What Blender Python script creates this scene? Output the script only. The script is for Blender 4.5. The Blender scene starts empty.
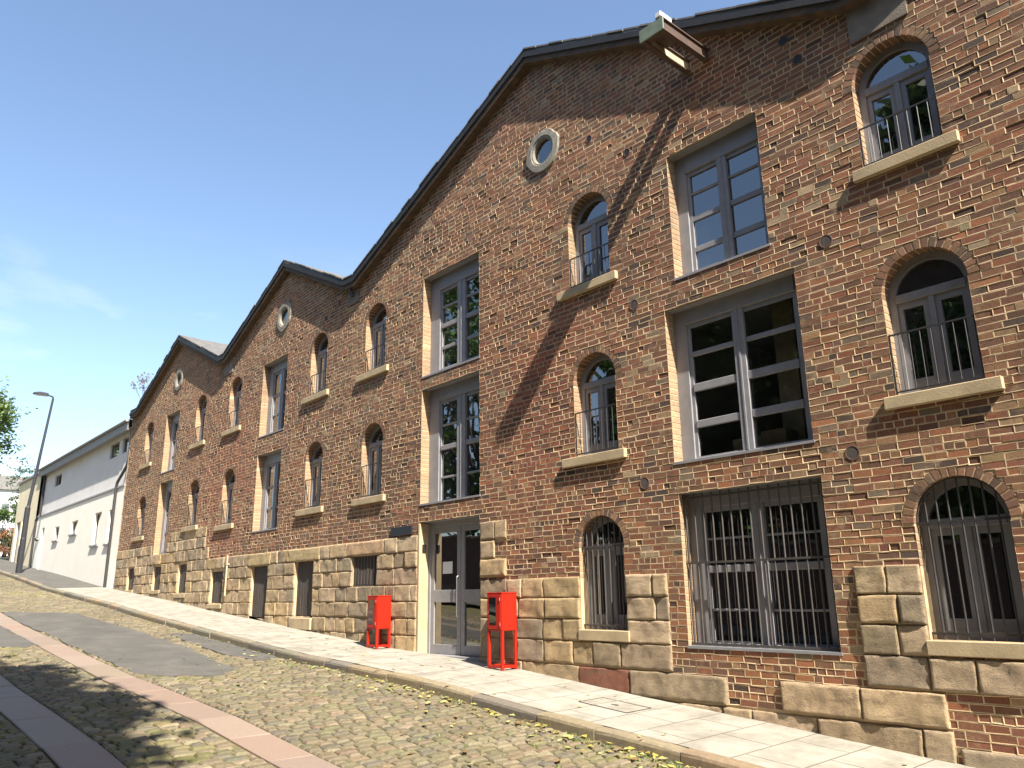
import bpy, bmesh, math, random
from mathutils import Vector, Matrix, noise
from mathutils.geometry import tessellate_polygon
random.seed(11)
C = bpy.context.scene.collection
R = math.radians
U = random.uniform

# ------------------------------------------------------------------ materials
def newmat(name):
    m = bpy.data.materials.new(name); m.use_nodes = True
    nt = m.node_tree; nt.nodes.clear()
    out = nt.nodes.new('ShaderNodeOutputMaterial'); b = nt.nodes.new('ShaderNodeBsdfPrincipled')
    nt.links.new(b.outputs[0], out.inputs[0])
    return m, nt, b, out
def N(nt, t, **k):
    n = nt.nodes.new(t)
    for a, v in k.items():
        if a.startswith('i_'): n.inputs[a[2:].replace('_', ' ')].default_value = v
        else: setattr(n, a, v)
    return n
def ramp(nt, src, stops):
    r = nt.nodes.new('ShaderNodeValToRGB'); e = r.color_ramp.elements
    while len(e) < len(stops): e.new(0.5)
    for i, (p, c) in enumerate(stops):
        e[i].position = p; e[i].color = (*c, 1) if len(c) == 3 else c
    nt.links.new(src, r.inputs[0]); return r.outputs[0]
def coords(nt, scale=(1, 1, 1), rot=(0, 0, 0)):
    t = nt.nodes.new('ShaderNodeTexCoord'); mp = nt.nodes.new('ShaderNodeMapping')
    mp.inputs['Scale'].default_value = scale; mp.inputs['Rotation'].default_value = rot
    nt.links.new(t.outputs['Object'], mp.inputs[0]); return mp.outputs[0]
def noi(nt, vec, scale, detail=4, rough=.55, dist=0.):
    n = N(nt, 'ShaderNodeTexNoise', i_Scale=scale, i_Detail=detail, i_Roughness=rough, i_Distortion=dist)
    nt.links.new(vec, n.inputs['Vector']); return n.outputs['Fac']
def mixc(nt, fac, a, b, mode='MIX'):
    m = nt.nodes.new('ShaderNodeMix'); m.data_type = 'RGBA'; m.blend_type = mode
    for s, v in ((0, fac), (6, a), (7, b)):
        if hasattr(v, 'links') or hasattr(v, 'is_linked'): nt.links.new(v, m.inputs[s])
        else: m.inputs[s].default_value = v if s == 0 else (*v, 1)
    return m.outputs[2]
def bump(nt, b, h, strength=.5, dist=.01):
    n = N(nt, 'ShaderNodeBump', i_Strength=strength, i_Distance=dist)
    nt.links.new(h, n.inputs['Height']); nt.links.new(n.outputs[0], b.inputs['Normal'])
def plain(name, c1, c2=None, scale=6, rough=.7, bs=.2, bd=.004, metal=0, stretch=(1, 1, 1), fine=60):
    m, nt, b, o = newmat(name); v = coords(nt, stretch)
    n = noi(nt, v, scale, 5)
    c2 = c2 or tuple(x*.7 for x in c1)
    col = ramp(nt, n, [(.3, c1), (.7, c2)])
    nt.links.new(col, b.inputs['Base Color']); b.inputs['Roughness'].default_value = rough
    b.inputs['Metallic'].default_value = metal
    if bs: bump(nt, b, noi(nt, v, fine, 4), bs, bd)
    return m
def attrmat(name, scale=30, amt=.35, rough=.9, bs=.6, bd=.006, dirt=None, dscale=1.2, fine=90):
    """per-piece colour from the mesh, broken up by grain and by stains"""
    m, nt, b, o = newmat(name); v = coords(nt)
    a = N(nt, 'ShaderNodeAttribute', attribute_name='col')
    n = noi(nt, v, scale, 5, .65)
    g = ramp(nt, n, [(.25, (1-amt,)*3), (.75, (1+amt*.8,)*3)])
    c = mixc(nt, 1.0, a.outputs['Color'], g, 'MULTIPLY')
    if dirt:
        n2 = noi(nt, v, dscale, 6, .7, .4)
        f = ramp(nt, n2, [(.52, (0, 0, 0)), (.72, (.75, .75, .75))])
        c = mixc(nt, f, c, dirt)
    nt.links.new(c, b.inputs['Base Color']); b.inputs['Roughness'].default_value = rough
    h = N(nt, 'ShaderNodeMath', operation='ADD'); nt.links.new(noi(nt, v, fine, 4, .7), h.inputs[0]); nt.links.new(n, h.inputs[1])
    bump(nt, b, h.outputs[0], bs, bd)
    return m

def brick_mat():
    m, nt, b, o = newmat('brick'); v = coords(nt)
    a = N(nt, 'ShaderNodeAttribute', attribute_name='col')
    n = noi(nt, v, 38, 5, .7); n1 = noi(nt, v, 9, 4, .6)
    g = ramp(nt, n, [(.25, (.62,)*3), (.75, (1.3,)*3)])
    c = mixc(nt, 1.0, a.outputs['Color'], g, 'MULTIPLY')
    # pale lime smears left by repointing, and soot
    f1 = ramp(nt, noi(nt, v, 1.7, 8, .78, .6), [(.52, (0, 0, 0)), (.68, (.8,)*3)])
    f1b = ramp(nt, n1, [(.42, (0, 0, 0)), (.6, (1, 1, 1))])
    ff = mixc(nt, 1.0, f1, f1b, 'MULTIPLY')
    c = mixc(nt, ff, c, (.38, .275, .16))
    f2 = ramp(nt, noi(nt, v, .55, 7, .72, .8), [(.52, (0, 0, 0)), (.72, (.72,)*3)])
    c = mixc(nt, f2, c, (.075, .050, .038))
    vs = coords(nt, (3.2, 1, .22))
    f3 = ramp(nt, noi(nt, vs, 1.3, 5, .65, .2), [(.54, (0, 0, 0)), (.74, (.5,)*3)])
    c = mixc(nt, f3, c, (.11, .080, .058))
    nt.links.new(c, b.inputs['Base Color']); b.inputs['Roughness'].default_value = .92
    h = N(nt, 'ShaderNodeMath', operation='ADD'); nt.links.new(noi(nt, v, 120, 4, .7), h.inputs[0]); nt.links.new(n, h.inputs[1])
    bump(nt, b, h.outputs[0], .45, .003)
    return m
def mortar_mat():
    m, nt, b, o = newmat('lime_mortar'); v = coords(nt)
    n = noi(nt, v, 3.0, 7, .7); n2 = noi(nt, v, 45, 4, .7)
    c = ramp(nt, n, [(.30, (.30, .20, .115)), (.48, (.50, .36, .21)), (.7, (.62, .48, .30))])
    f = ramp(nt, noi(nt, v, .6, 6, .7, .7), [(.52, (0, 0, 0)), (.72, (.65,)*3)])
    c = mixc(nt, f, c, (.17, .13, .095))
    vs = coords(nt, (3.2, 1, .22))
    f3 = ramp(nt, noi(nt, vs, 1.3, 5, .65, .2), [(.52, (0, 0, 0)), (.72, (.65,)*3)])
    c = mixc(nt, f3, c, (.20, .15, .10))
    nt.links.new(c, b.inputs['Base Color']); b.inputs['Roughness'].default_value = .95
    bump(nt, b, n2, .5, .004); return m
def stone_mat():
    m, nt, b, o = newmat('sandstone'); v = coords(nt)
    a = N(nt, 'ShaderNodeAttribute', attribute_name='col')
    n = noi(nt, v, 9, 7, .7, .3)
    g = ramp(nt, n, [(.25, (.55, .52, .50)), (.5, (1, 1, 1)), (.78, (1.22, 1.2, 1.12))])
    c = mixc(nt, 1.0, a.outputs['Color'], g, 'MULTIPLY')
    vs = coords(nt, (1, 1, 5))
    f = ramp(nt, noi(nt, vs, 2.2, 7, .72, .6), [(.50, (0, 0, 0)), (.72, (.7,)*3)])
    c = mixc(nt, f, c, (.13, .10, .07))
    nt.links.new(c, b.inputs['Base Color']); b.inputs['Roughness'].default_value = .95
    h = N(nt, 'ShaderNodeMath', operation='ADD'); nt.links.new(noi(nt, v, 70, 5, .75), h.inputs[0]); nt.links.new(n, h.inputs[1])
    bump(nt, b, h.outputs[0], 1.0, .020); return m
def glass_mat(name='window_glass', tint=(.010, .011, .012), ior=2.7):
    m, nt, b, o = newmat(name); v = coords(nt)
    b.inputs['Base Color'].default_value = (*tint, 1); b.inputs['Roughness'].default_value = .015
    b.inputs['IOR'].default_value = ior
    bump(nt, b, noi(nt, v, 1.1, 2), .06, .03); return m
def clear_glass():
    m, nt, b, o = newmat('clear_glass'); v = coords(nt)
    gl = N(nt, 'ShaderNodeBsdfGlossy', i_Roughness=.01); tr = N(nt, 'ShaderNodeBsdfTransparent')
    tr.inputs[0].default_value = (.9, .92, .9, 1)
    fr = N(nt, 'ShaderNodeFresnel', i_IOR=1.42); mx = nt.nodes.new('ShaderNodeMixShader')
    nt.links.new(fr.outputs[0], mx.inputs[0]); nt.links.new(tr.outputs[0], mx.inputs[1]); nt.links.new(gl.outputs[0], mx.inputs[2])
    nt.links.new(mx.outputs[0], o.inputs[0]); return m
def flag_mat(name, s, c1, c2, mort, rowh=.6, bw=.9, msize=.008, nscale=2.5):
    m, nt, b, o = newmat(name); v = coords(nt, (1, 1, 1), (0, 0, R(90)))
    br = N(nt, 'ShaderNodeTexBrick', offset=.45, i_Scale=1.0, i_Mortar_Size=msize, i_Brick_Width=bw, i_Row_Height=rowh, i_Mortar_Smooth=.3, i_Bias=0.)
    br.inputs['Color1'].default_value = (*c1, 1); br.inputs['Color2'].default_value = (*c2, 1); br.inputs['Mortar'].default_value = (*mort, 1)
    nt.links.new(v, br.inputs['Vector'])
    n = noi(nt, v, nscale, 7, .7, .3); g = ramp(nt, n, [(.28, (.62, .60, .56)), (.58, (1.06,)*3)])
    c = mixc(nt, 1.0, br.outputs['Color'], g, 'MULTIPLY')
    sp = ramp(nt, noi(nt, v, 26, 3, .6), [(.66, (0, 0, 0)), (.74, (.4,)*3)])
    c = mixc(nt, sp, c, tuple(x*.45 for x in c1))
    nt.links.new(c, b.inputs['Base Color']); b.inputs['Roughness'].default_value = .9
    bump(nt, b, noi(nt, v, 60, 4), .25, .004); return m
def asphalt_mat():
    m, nt, b, o = newmat('asphalt'); v = coords(nt)
    n = noi(nt, v, 1.3, 7, .7, .4); n2 = noi(nt, v, 140, 3, .7)
    c = ramp(nt, n, [(.3, (.058, .055, .050)), (.55, (.084, .078, .068)), (.75, (.13, .117, .095))])
    g = ramp(nt, n2, [(.3, (.7,)*3), (.7, (1.35,)*3)])
    c = mixc(nt, 1.0, c, g, 'MULTIPLY')
    nt.links.new(c, b.inputs['Base Color']); b.inputs['Roughness'].default_value = .97
    bump(nt, b, n2, .6, .006); return m
def leaf_mat(name, hue=(1, 1, 1)):
    m, nt, b, o = newmat(name)
    a = N(nt, 'ShaderNodeAttribute', attribute_name='col')
    nt.links.new(a.outputs['Color'], b.inputs['Base Color']); b.inputs['Roughness'].default_value = .55
    t = nt.nodes.new('ShaderNodeBsdfTranslucent'); nt.links.new(a.outputs['Color'], t.inputs[0])
    mx = nt.nodes.new('ShaderNodeMixShader'); mx.inputs[0].default_value = .35
    nt.links.new(b.outputs[0], mx.inputs[1]); nt.links.new(t.outputs[0], mx.inputs[2]); nt.links.new(mx.outputs[0], o.inputs[0])
    return m

MT = dict(
    brick=brick_mat(), mortar=mortar_mat(), stone=stone_mat(), glass=glass_mat(), clear=clear_glass(),
    frame=plain('grey_painted_timber', (.26, .255, .265), (.215, .21, .22), 8, .45, .1),
    sill=plain('dressed_sandstone', (.47, .365, .22), (.33, .255, .155), 4, .88, .5, .005),
    iron=plain('black_iron', (.022, .022, .024), (.04, .036, .034), 20, .5, .2),
    greyiron=plain('grey_iron', (.045, .04, .038), (.07, .06, .052), 20, .6, .2),
    slate=plain('roof_slate', (.085, .082, .08), (.15, .14, .12), 3, .7, .5, .01),
    verge=plain('verge_slate', (.009, .0095, .011), (.018, .018, .018), 9, .65, .5, .01),
    brownwood=plain('brown_timber', (.12, .072, .036), (.045, .032, .022), 4, .8, .4, .006, 0, (1, 1, 6)),
    plank=plain('weathered_plank', (.085, .068, .056), (.045, .038, .034), 3, .85, .5, .006, 0, (8, 1, .6)),
    render=plain('white_render', (.92, .885, .79), (.86, .82, .72), 1.2, .85, .25, .004),
    upper=plain('off_white_boarding', (.72, .70, .68), (.64, .62, .60), 1.5, .8, .2),
    cream=plain('cream_render', (.74, .66, .47), (.66, .58, .40), 1.5, .85, .25),
    greyband=plain('grey_flashing', (.21, .21, .215), (.28, .28, .28), 5, .6, .2),
    cement=plain('cement_patch', (.24, .20, .16), (.13, .11, .09), 3.5, .9, .6, .008),
    red=plain('red_paint', (.37, .014, .004), (.32, .012, .004), 4, .38, .1, .002),
    black=plain('dark_void', (.008, .008, .009), (.012, .012, .012), 4, .6, 0),
    terracotta=plain('terracotta', (.16, .085, .055), (.10, .06, .045), 10, .85, .3),
    paper=plain('paper', (.75, .75, .72), (.7, .7, .68), 4, .8, 0),
    steel=plain('brushed_steel', (.5, .5, .5), (.4, .4, .4), 20, .35, .1, .002, .9),
    lampgrey=plain('dark_grey_paint', (.020, .021, .026), (.028, .028, .032), 8, .45, .1),
    beam=plain('rusty_painted_beam', (.10, .055, .035), (.05, .032, .024), 7, .7, .4, .005),
    creampaint=plain('flaking_cream_paint', (.52, .42, .28), (.36, .28, .18), 7, .7, .4, .004),
    palegreen=plain('pale_green_paint', (.17, .21, .15), (.11, .13, .095), 6, .6, .3),
    bark=plain('bark', (.11, .085, .06), (.05, .04, .03), 6, .95, .8, .03, 0, (1, 1, .25)),
    leaf=leaf_mat('leaf'), roundel=plain('weathered_roundel_stone', (.30, .275, .225), (.15, .135, .11), 9, .9, .7, .01),
    sett=attrmat('granite_sett', 22, .32, .75, .5, .006, (.13, .12, .06), 1.1),
    bed=plain('gritty_joint_soil', (.15, .125, .05), (.085, .08, .028), 5, .95, .7, .01),
    flag=flag_mat('sandstone_flags', 1, (.285, .265, .222), (.262, .245, .205), (.12, .105, .08), msize=.011),
    track=attrmat('pink_granite', 60, .22, .6, .25, .003, (.26, .20, .15), .9),
    kerb=attrmat('kerb_stone', 18, .3, .85, .5, .006, (.16, .13, .09), 2.0),
    asphalt=asphalt_mat(), ground=plain('earth', (.10, .10, .06), (.06, .07, .04), .5, .95, .3),
    plaque=plain('dark_plaque', (.018, .020, .028), (.022, .024, .03), 6, .4, 0),
    lettering=plain('grey_lettering', (.16, .16, .17), (.14, .14, .15), 6, .5, 0),
    distant=plain('pale_wall', (.62, .62, .62), (.55, .55, .56), 1, .85, .1),
    oldbrick=plain('dark_brickwork', (.12, .07, .05), (.08, .05, .04), 2.5, .9, .4),
)

# ------------------------------------------------------------------ mesh helpers
class MB:
    def __init__(s): s.v = []; s.f = []; s.m = []; s.c = []
    def add(s, vs, fs, m=0, c=(1, 1, 1)):
        o = len(s.v); s.v += [tuple(p) for p in vs]
        for f in fs: s.f.append(tuple(o+i for i in f)); s.m.append(m); s.c.append(c)
    def box(s, x0, x1, y0, y1, z0, z1, m=0, c=(1, 1, 1), bev=0.):
        if bev <= 0:
            vs = [(x, y, z) for z in (z0, z1) for y in (y0, y1) for x in (x0, x1)]
            s.add(vs, [(0, 2, 3, 1), (4, 5, 7, 6), (0, 1, 5, 4), (2, 6, 7, 3), (0, 4, 6, 2), (1, 3, 7, 5)], m, c); return
        b = bev; vs = []; 
        for z in (z0, z1):
            for y in (y0, y1):
                for x in (x0, x1):
                    sx = b if x == x0 else -b; sy = b if y == y0 else -b; sz = b if z == z0 else -b
                    vs += [(x, y+sy, z+sz), (x+sx, y, z+sz), (x+sx, y+sy, z)]
        I = lambda i, k: 3*i+k
        fs = [(I(0,0),I(4,0),I(6,0),I(2,0)),(I(1,0),I(3,0),I(7,0),I(5,0)),
              (I(0,1),I(1,1),I(5,1),I(4,1)),(I(2,1),I(6,1),I(7,1),I(3,1)),
              (I(0,2),I(2,2),I(3,2),I(1,2)),(I(4,2),I(5,2),I(7,2),I(6,2))]
        for a, d in ((0,4),(1,5),(2,6),(3,7)): fs.append((I(a,0),I(a,1),I(d,1),I(d,0)))
        for a, d in ((0,2),(1,3),(4,6),(5,7)): fs.append((I(a,0),I(a,2),I(d,2),I(d,0)))
        for a, d in ((0,1),(2,3),(4,5),(6,7)): fs.append((I(a,1),I(a,2),I(d,2),I(d,1)))
        for i in range(8): fs.append((I(i,0),I(i,1),I(i,2)))
        s.add(vs, fs, m, c)
    def prism(s, pts, y0, y1, m=0, c=(1, 1, 1)):      # polygon in x-z pushed along y
        n = len(pts); vs = [(x, y0, z) for x, z in pts]+[(x, y1, z) for x, z in pts]
        s.add(vs, [tuple(range(n)), tuple(range(2*n-1, n-1, -1))]+[(i, (i+n), (i+1) % n+n, (i+1) % n) for i in range(n)], m, c)
    def tube(s, pts, r, n=8, m=0, c=(1, 1, 1), cap=True):
        pts = [Vector(p) for p in pts]; rr = r if isinstance(r, (list, tuple)) else [r]*len(pts)
        rings = []; up = None
        for i, p in enumerate(pts):
            d = (pts[min(i+1, len(pts)-1)]-pts[max(i-1, 0)]).normalized()
            a = d.orthogonal().normalized() if up is None else (up-d*up.dot(d)).normalized()
            up = a; b = d.cross(a)
            rings.append([p+(a*math.cos(t)+b*math.sin(t))*rr[i] for t in [2*math.pi*k/n for k in range(n)]])
        vs = [q for r_ in rings for q in r_]; fs = []
        for i in range(len(pts)-1):
            for k in range(n): fs.append((i*n+k, i*n+(k+1) % n, (i+1)*n+(k+1) % n, (i+1)*n+k))
        if cap: fs += [tuple(range(n-1, -1, -1)), tuple((len(pts)-1)*n+k for k in range(n))]
        s.add(vs, fs, m, c)
    def build(s, name, mats, parent=None, smooth=False):
        me = bpy.data.meshes.new(name); me.from_pydata(s.v, [], s.f)
        mats = mats if isinstance(mats, (list, tuple)) else [mats]
        for m in mats: me.materials.append(m)
        if len(mats) > 1: me.polygons.foreach_set('material_index', s.m)
        at = me.attributes.new('col', 'FLOAT_COLOR', 'FACE')
        fl = []
        for c in s.c: fl += [c[0], c[1], c[2], 1.0]
        at.data.foreach_set('color', fl)
        if smooth: me.polygons.foreach_set('use_smooth', [True]*len(s.f))
        bm = bmesh.new(); bm.from_mesh(me); bmesh.ops.recalc_face_normals(bm, faces=bm.faces); bm.to_mesh(me); bm.free()
        me.update()
        o = bpy.data.objects.new(name, me); C.objects.link(o)
        if parent is not None:
            o.parent = parent; o.matrix_parent_inverse = Matrix.Translation(-Vector(world_loc(parent)))
        return o
def world_loc(o):
    return WL.get(o.name, (0, 0, 0))
WL = {}
def thing(name, label, cat, loc, group=None):
    o = bpy.data.objects.new(name, None); C.objects.link(o); o.location = loc; o.empty_display_size = .3
    WL[o.name] = loc; o['label'] = label; o['category'] = cat
    if group: o['group'] = group
    return o
def tag(o, label, cat, group=None, kind=None):
    o['label'] = label; o['category'] = cat
    if group: o['group'] = group
    if kind: o['kind'] = kind
    return o
def structure(o): o['kind'] = 'structure'; return o

# ------------------------------------------------------------------ the slope of the street
KN = [(-400, 6.2), (-120, 5.6), (-80, 4.3), (-53, 2.28), (-48, 1.8), (-40.75, 1.2), (-33.8, .56), (-25.3, -.03), (-22.7, -.255), (-19.8, -.46),
      (-17.55, -.62), (-15.35, -.775), (-13.2, -.92), (-12.1, -.96), (-9.6, -1.09), (-7.3, -1.285), (-5.6, -1.41), (-3.54, -1.58), (0, -1.84), (10, -2.55), (60, -5.2), (300, -6)]
def g(x):
    for (a, za), (b, zb) in zip(KN, KN[1:]):
        if x <= b: return za+(zb-za)*(x-a)/(b-a)
    return KN[-1][1]
def gp(x, y): return g(x)+.02*y                  # pavement
def gr(x, y): return g(x)+.02*y-.115             # road
KERB = -1.82

def strip(name, x0, x1, y0, y1, zf, m, step=.5, ny=1, dz=0.):
    b = MB(); n = max(1, int((x1-x0)/step)); vs = []; fs = []
    for i in range(n+1):
        x = x0+(x1-x0)*i/n
        for j in range(ny+1):
            y = y0+(y1-y0)*j/ny; vs.append((x, y, zf(x, y)+dz))
    for i in range(n):
        for j in range(ny):
            a = i*(ny+1)+j; fs.append((a, a+ny+1, a+ny+2, a+1))
    b.add(vs, fs); return b.build(name, m)
b = MB(); xs = [k[0] for k in KN]; vs = []; fs = []
ys = (-400, -13, 0.3, 400)
for x in xs:
    for y in ys: vs.append((x, y, g(x)-.45))
for i in range(len(xs)-1):
    for j in range(3): a = i*4+j; fs.append((a, a+4, a+5, a+1))
b.add(vs, fs); structure(b.build('ground', MT['ground']))
structure(strip('pavement', -33.2, 12, -1.66, .0, gp, MT['flag'], .6, 2))
structure(strip('footway', -75, -33.2, -1.66, .0, gp, MT['asphalt'], .8, 2))
structure(strip('far_footway', -75, 14, -12.9, -10.2, lambda x, y: g(x)-.2, MT['asphalt'], 1., 2))
structure(strip('far_verge', -75, 14, -30, -12.9, lambda x, y: g(x)-.16, MT['ground'], 1., 2))

def jcol(c, j=.12, h=.05):
    k = 1+U(-j, j); return tuple(max(0, x*k*(1+U(-h, h))) for x in c)
def kerbs(name, y0, y1, zf, x0, x1):
    b = MB(); x = x0
    while x < x1:
        w = U(.75, 1.25); c = jcol(random.choice([(.21, .165, .11), (.17, .15, .11), (.22, .165, .10), (.14, .12, .095)]))
        xa, xb = x+.006, min(x+w, x1)-.006; n = 4; ring = []
        jz = U(-.008, .006); jy = U(-.01, .01)
        for i in range(n+1):
            xx = xa+(xb-xa)*i/n; z = zf(xx)+jz
            e = .008 if i in (0, n) else 0
            ring.append([(xx, y0+jy, z-.3), (xx, y0+jy+e, z-.045-e), (xx, y0+jy+.012, z-.016-e), (xx, y0+jy+.04, z-e), (xx, y1, z+.002-e), (xx, y1, z-.3)])
        vs = [p for r_ in ring for p in r_]; fs = []
        for i in range(n):
            for k in range(5): a = i*6+k; fs.append((a, a+6, a+7, a+1))
        fs += [tuple(range(6)), tuple(n*6+k for k in range(5, -1, -1))]
        b.add(vs, fs, 0, c); x += w
    return structure(b.build(name, MT['kerb']))
kerbs('kerb', KERB, -1.655, lambda x: gp(x, -1.7), -75, 12)

# road bed and granite setts
TR = [(-4.94, -4.49), (-6.52, -6.04)]
def patch_outline(pts):
    out = []
    for (a, b_) in zip(pts, pts[1:]+pts[:1]):
        n = max(2, int(math.dist(a, b_)/.35))
        for i in range(n):
            t = i/n; out.append((a[0]+(b_[0]-a[0])*t+U(-.07, .07), a[1]+(b_[1]-a[1])*t+U(-.05, .05)))
    return out
PATCH = [patch_outline([(-25.4, -4.47), (-24.3, -2.9), (-20, -2.72), (-16.2, -2.72), (-13.2, -3.0), (-12.6, -3.5), (-13.6, -4.4), (-24.3, -4.47)]),
         patch_outline([(-18.7, -2.3), (-18.3, -1.9), (-15.9, -1.87), (-14.0, -1.87), (-14.0, -2.35), (-15.6, -2.5)]),
         patch_outline([(-27, -4.96), (-18.1, -4.96), (-17.9, -5.2), (-18.3, -5.65), (-27, -5.7)])]
def inside(p, poly):
    r = False; j = len(poly)-1
    for i in range(len(poly)):
        a, b_ = poly[i], poly[j]
        if (a[1] > p[1]) != (b_[1] > p[1]) and p[0] < (b_[0]-a[0])*(p[1]-a[1])/(b_[1]-a[1])+a[0]: r = not r
        j = i
    return r
structure(strip('road_bed', -75, 12, -10.2, KERB+.05, lambda x, y: gr(x, y)-.022, MT['bed'], .5, 4))
rb = MB()
SC = [(.130, .106, .062), (.118, .099, .058), (.142, .113, .068), (.098, .085, .058), (.135, .101, .060), (.165, .135, .085), (.115, .10, .052)]
def setts(y0, y1, x0, x1):
    x = x0; row = 0
    while x < x1:
        pitch = U(.118, .145)*(1.0 if x > -34 else 2.2)
        y = y0+U(-.12, 0)
        while y < y1:
            w = U(.15, .25)*(1.0 if x > -34 else 1.6); ya, yb = max(y, y0)+.009, min(y+w, y1)-.009; y += w
            if yb-ya < .04: continue
            xa, xb = x+.009, x+pitch-.009; cx, cy = (xa+xb)/2, (ya+yb)/2
            if any(inside((cx, cy), P_) for P_ in PATCH): continue
            k = noise.noise((cx*.35, cy*.6, 3)); 
            c = jcol(random.choice(SC), .12, .04); c = tuple(q*(1+.25*k) for q in c)
            if k > .25 and random.random() < .45: c = (c[0]*.8, c[1]*.85, c[2]*.55)
            dz = U(-.004, .004)+.010*noise.noise((cx*.8, cy*.8, 0)); i_ = U(.012, .024); tx, ty = U(-.005, .005), U(-.005, .005)
            vs = []
            jx = [U(-.006, .006) for _ in range(8)]
            for q, (px, py) in enumerate(((xa, ya), (xb, ya), (xb, yb), (xa, yb))): vs.append((px+jx[q], py+jx[7-q], gr(px, py)-.03))
            for q, (px, py) in enumerate(((xa, ya), (xb, ya), (xb, yb), (xa, yb))):
                qx = px+(i_ if q in (0, 3) else -i_)*.35; qy = py+(i_ if q < 2 else -i_)*.35
                vs.append((qx+jx[q], qy+jx[7-q], gr(px, py)+dz-.010))
            for q, (px, py) in enumerate(((xa, ya), (xb, ya), (xb, yb), (xa, yb))):
                qx = px+(i_ if q in (0, 3) else -i_)*1.3; qy = py+(i_ if q < 2 else -i_)*1.4
                vs.append((qx, qy, gr(qx, qy)+dz+(tx if q in (0, 3) else -tx)+(ty if q < 2 else -ty)+.003))
            fs = [(0, 1, 5, 4), (1, 2, 6, 5), (2, 3, 7, 6), (3, 0, 4, 7), (4, 5, 9, 8), (5, 6, 10, 9), (6, 7, 11, 10), (7, 4, 8, 11), (8, 9, 10, 11)]
            rb.add(vs, fs, 0, c)
        x += pitch; row += 1
setts(-4.485, KERB-.01, -62, 3); setts(-6.035, -4.945, -62, 1); setts(-8.2, -6.525, -40, -4)
structure(rb.build('road', MT['sett'], smooth=False))
for pi, P_ in enumerate(PATCH):
    b = MB(); n = len(P_); tri = tessellate_polygon([[Vector((x, y, 0)) for x, y in P_]])
    top = [(x, y, gr(x, y)+.002+.003*math.sin(i*1.7)) for i, (x, y) in enumerate(P_)]; bot = [(x, y, gr(x, y)-.03) for x, y in P_]
    b.add(top+bot, [tuple(t) for t in tri]+[(i, (i+1) % n, (i+1) % n+n, i+n) for i in range(n)])
    structure(b.build('asphalt_patch', MT['asphalt']))
for (y0, y1) in TR:
    b = MB(); x = -62
    while x < 4:
        w = U(.9, 1.7); c = jcol(random.choice([(.225, .160, .118), (.205, .152, .116), (.235, .175, .132)]), .08, .03)
        xa, xb = x+.005, x+w-.005; za, zb = gr(xa, y0), gr(xb, y0); d = U(-.004, .006)
        vs = []
        for (xx, zz) in ((xa, za), (xb, zb)):
            e = .007 if xx == xa else -.007
            vs += [(xx, y0, zz-.05), (xx, y0, zz+d-.004), (xx+e, y0+.012, zz+d+.004), (xx+e, y1-.012, zz+d+.004), (xx, y1, zz+d-.004), (xx, y1, zz-.05)]
        b.add(vs, [(k, k+6, k+7, k+1) for k in range(5)]+[(0, 1, 2, 3, 4, 5), (11, 10, 9, 8, 7, 6)], 0, c); x += w
    structure(b.build('granite_track', MT['track']))
# inspection cover let into the flags
b = MB()
q = [(-7.5, -.98), (-6.6, -.98), (-6.6, -.5), (-7.5, -.5)]
def quadrim(b, x0, x1, y0, y1, w, dz, m=0):
    for (a, c_, d, e) in ((x0, x1, y0, y0+w), (x0, x1, y1-w, y1), (x0, x0+w, y0+w, y1-w), (x1-w, x1, y0+w, y1-w)):
        vs = [(x, y, gp(x, y)+dz) for x, y in ((a, d), (c_, d), (c_, e), (a, e))]; b.add(vs, [(0, 1, 2, 3)], m)
quadrim(b, -7.45, -6.65, -.98, -.52, .022, .005, 1)
x0, x1, y0, y1 = -7.428, -6.672, -.958, -.542
b.add([(x, y, gp(x, y)+.004) for x, y in ((x0, y0), (x1, y0), (x1, y1), (x0, y1))], [(0, 1, 2, 3)], 0)
b.box(-7.1, -6.99, -.77, -.735, gp(-7.05, -.75)-.01, gp(-7.05, -.75)+.010, 1)
tag(b.build('inspection_cover', [MT['flag'], MT['greyiron']]), 'flat rectangular inspection cover set flush in the pale pavement', 'manhole cover')
# fallen leaves
b = MB()
for i in range(520):
    if random.random() < .75: x = -3-abs(random.gauss(0, 6)); y = KERB-.03-abs(random.gauss(0, .25))
    else: x = U(-16, -3); y = U(-4.2, -.3)
    z = gr(x, y)+.018 if y < KERB else gp(x, y)+.01
    s = U(.02, .06); a = U(0, 6.3); c = random.choice([(.50, .42, .10), (.44, .36, .09), (.48, .46, .18), (.26, .17, .07), (.48, .46, .20), (.40, .42, .12)])
    dx, dy = math.cos(a)*s, math.sin(a)*s
    b.add([(x-dx, y-dy, z), (x+dy*.6, y-dx*.6, z+U(0, .02)), (x+dx, y+dy, z+U(0, .02)), (x-dy*.6, y+dx*.6, z+U(0, .015))], [(0, 1, 2, 3)], 0, c)
tag(b.build('fallen_leaves', MT['leaf']), 'yellow leaves scattered along the gutter and setts', 'leaves', kind='stuff')
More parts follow.
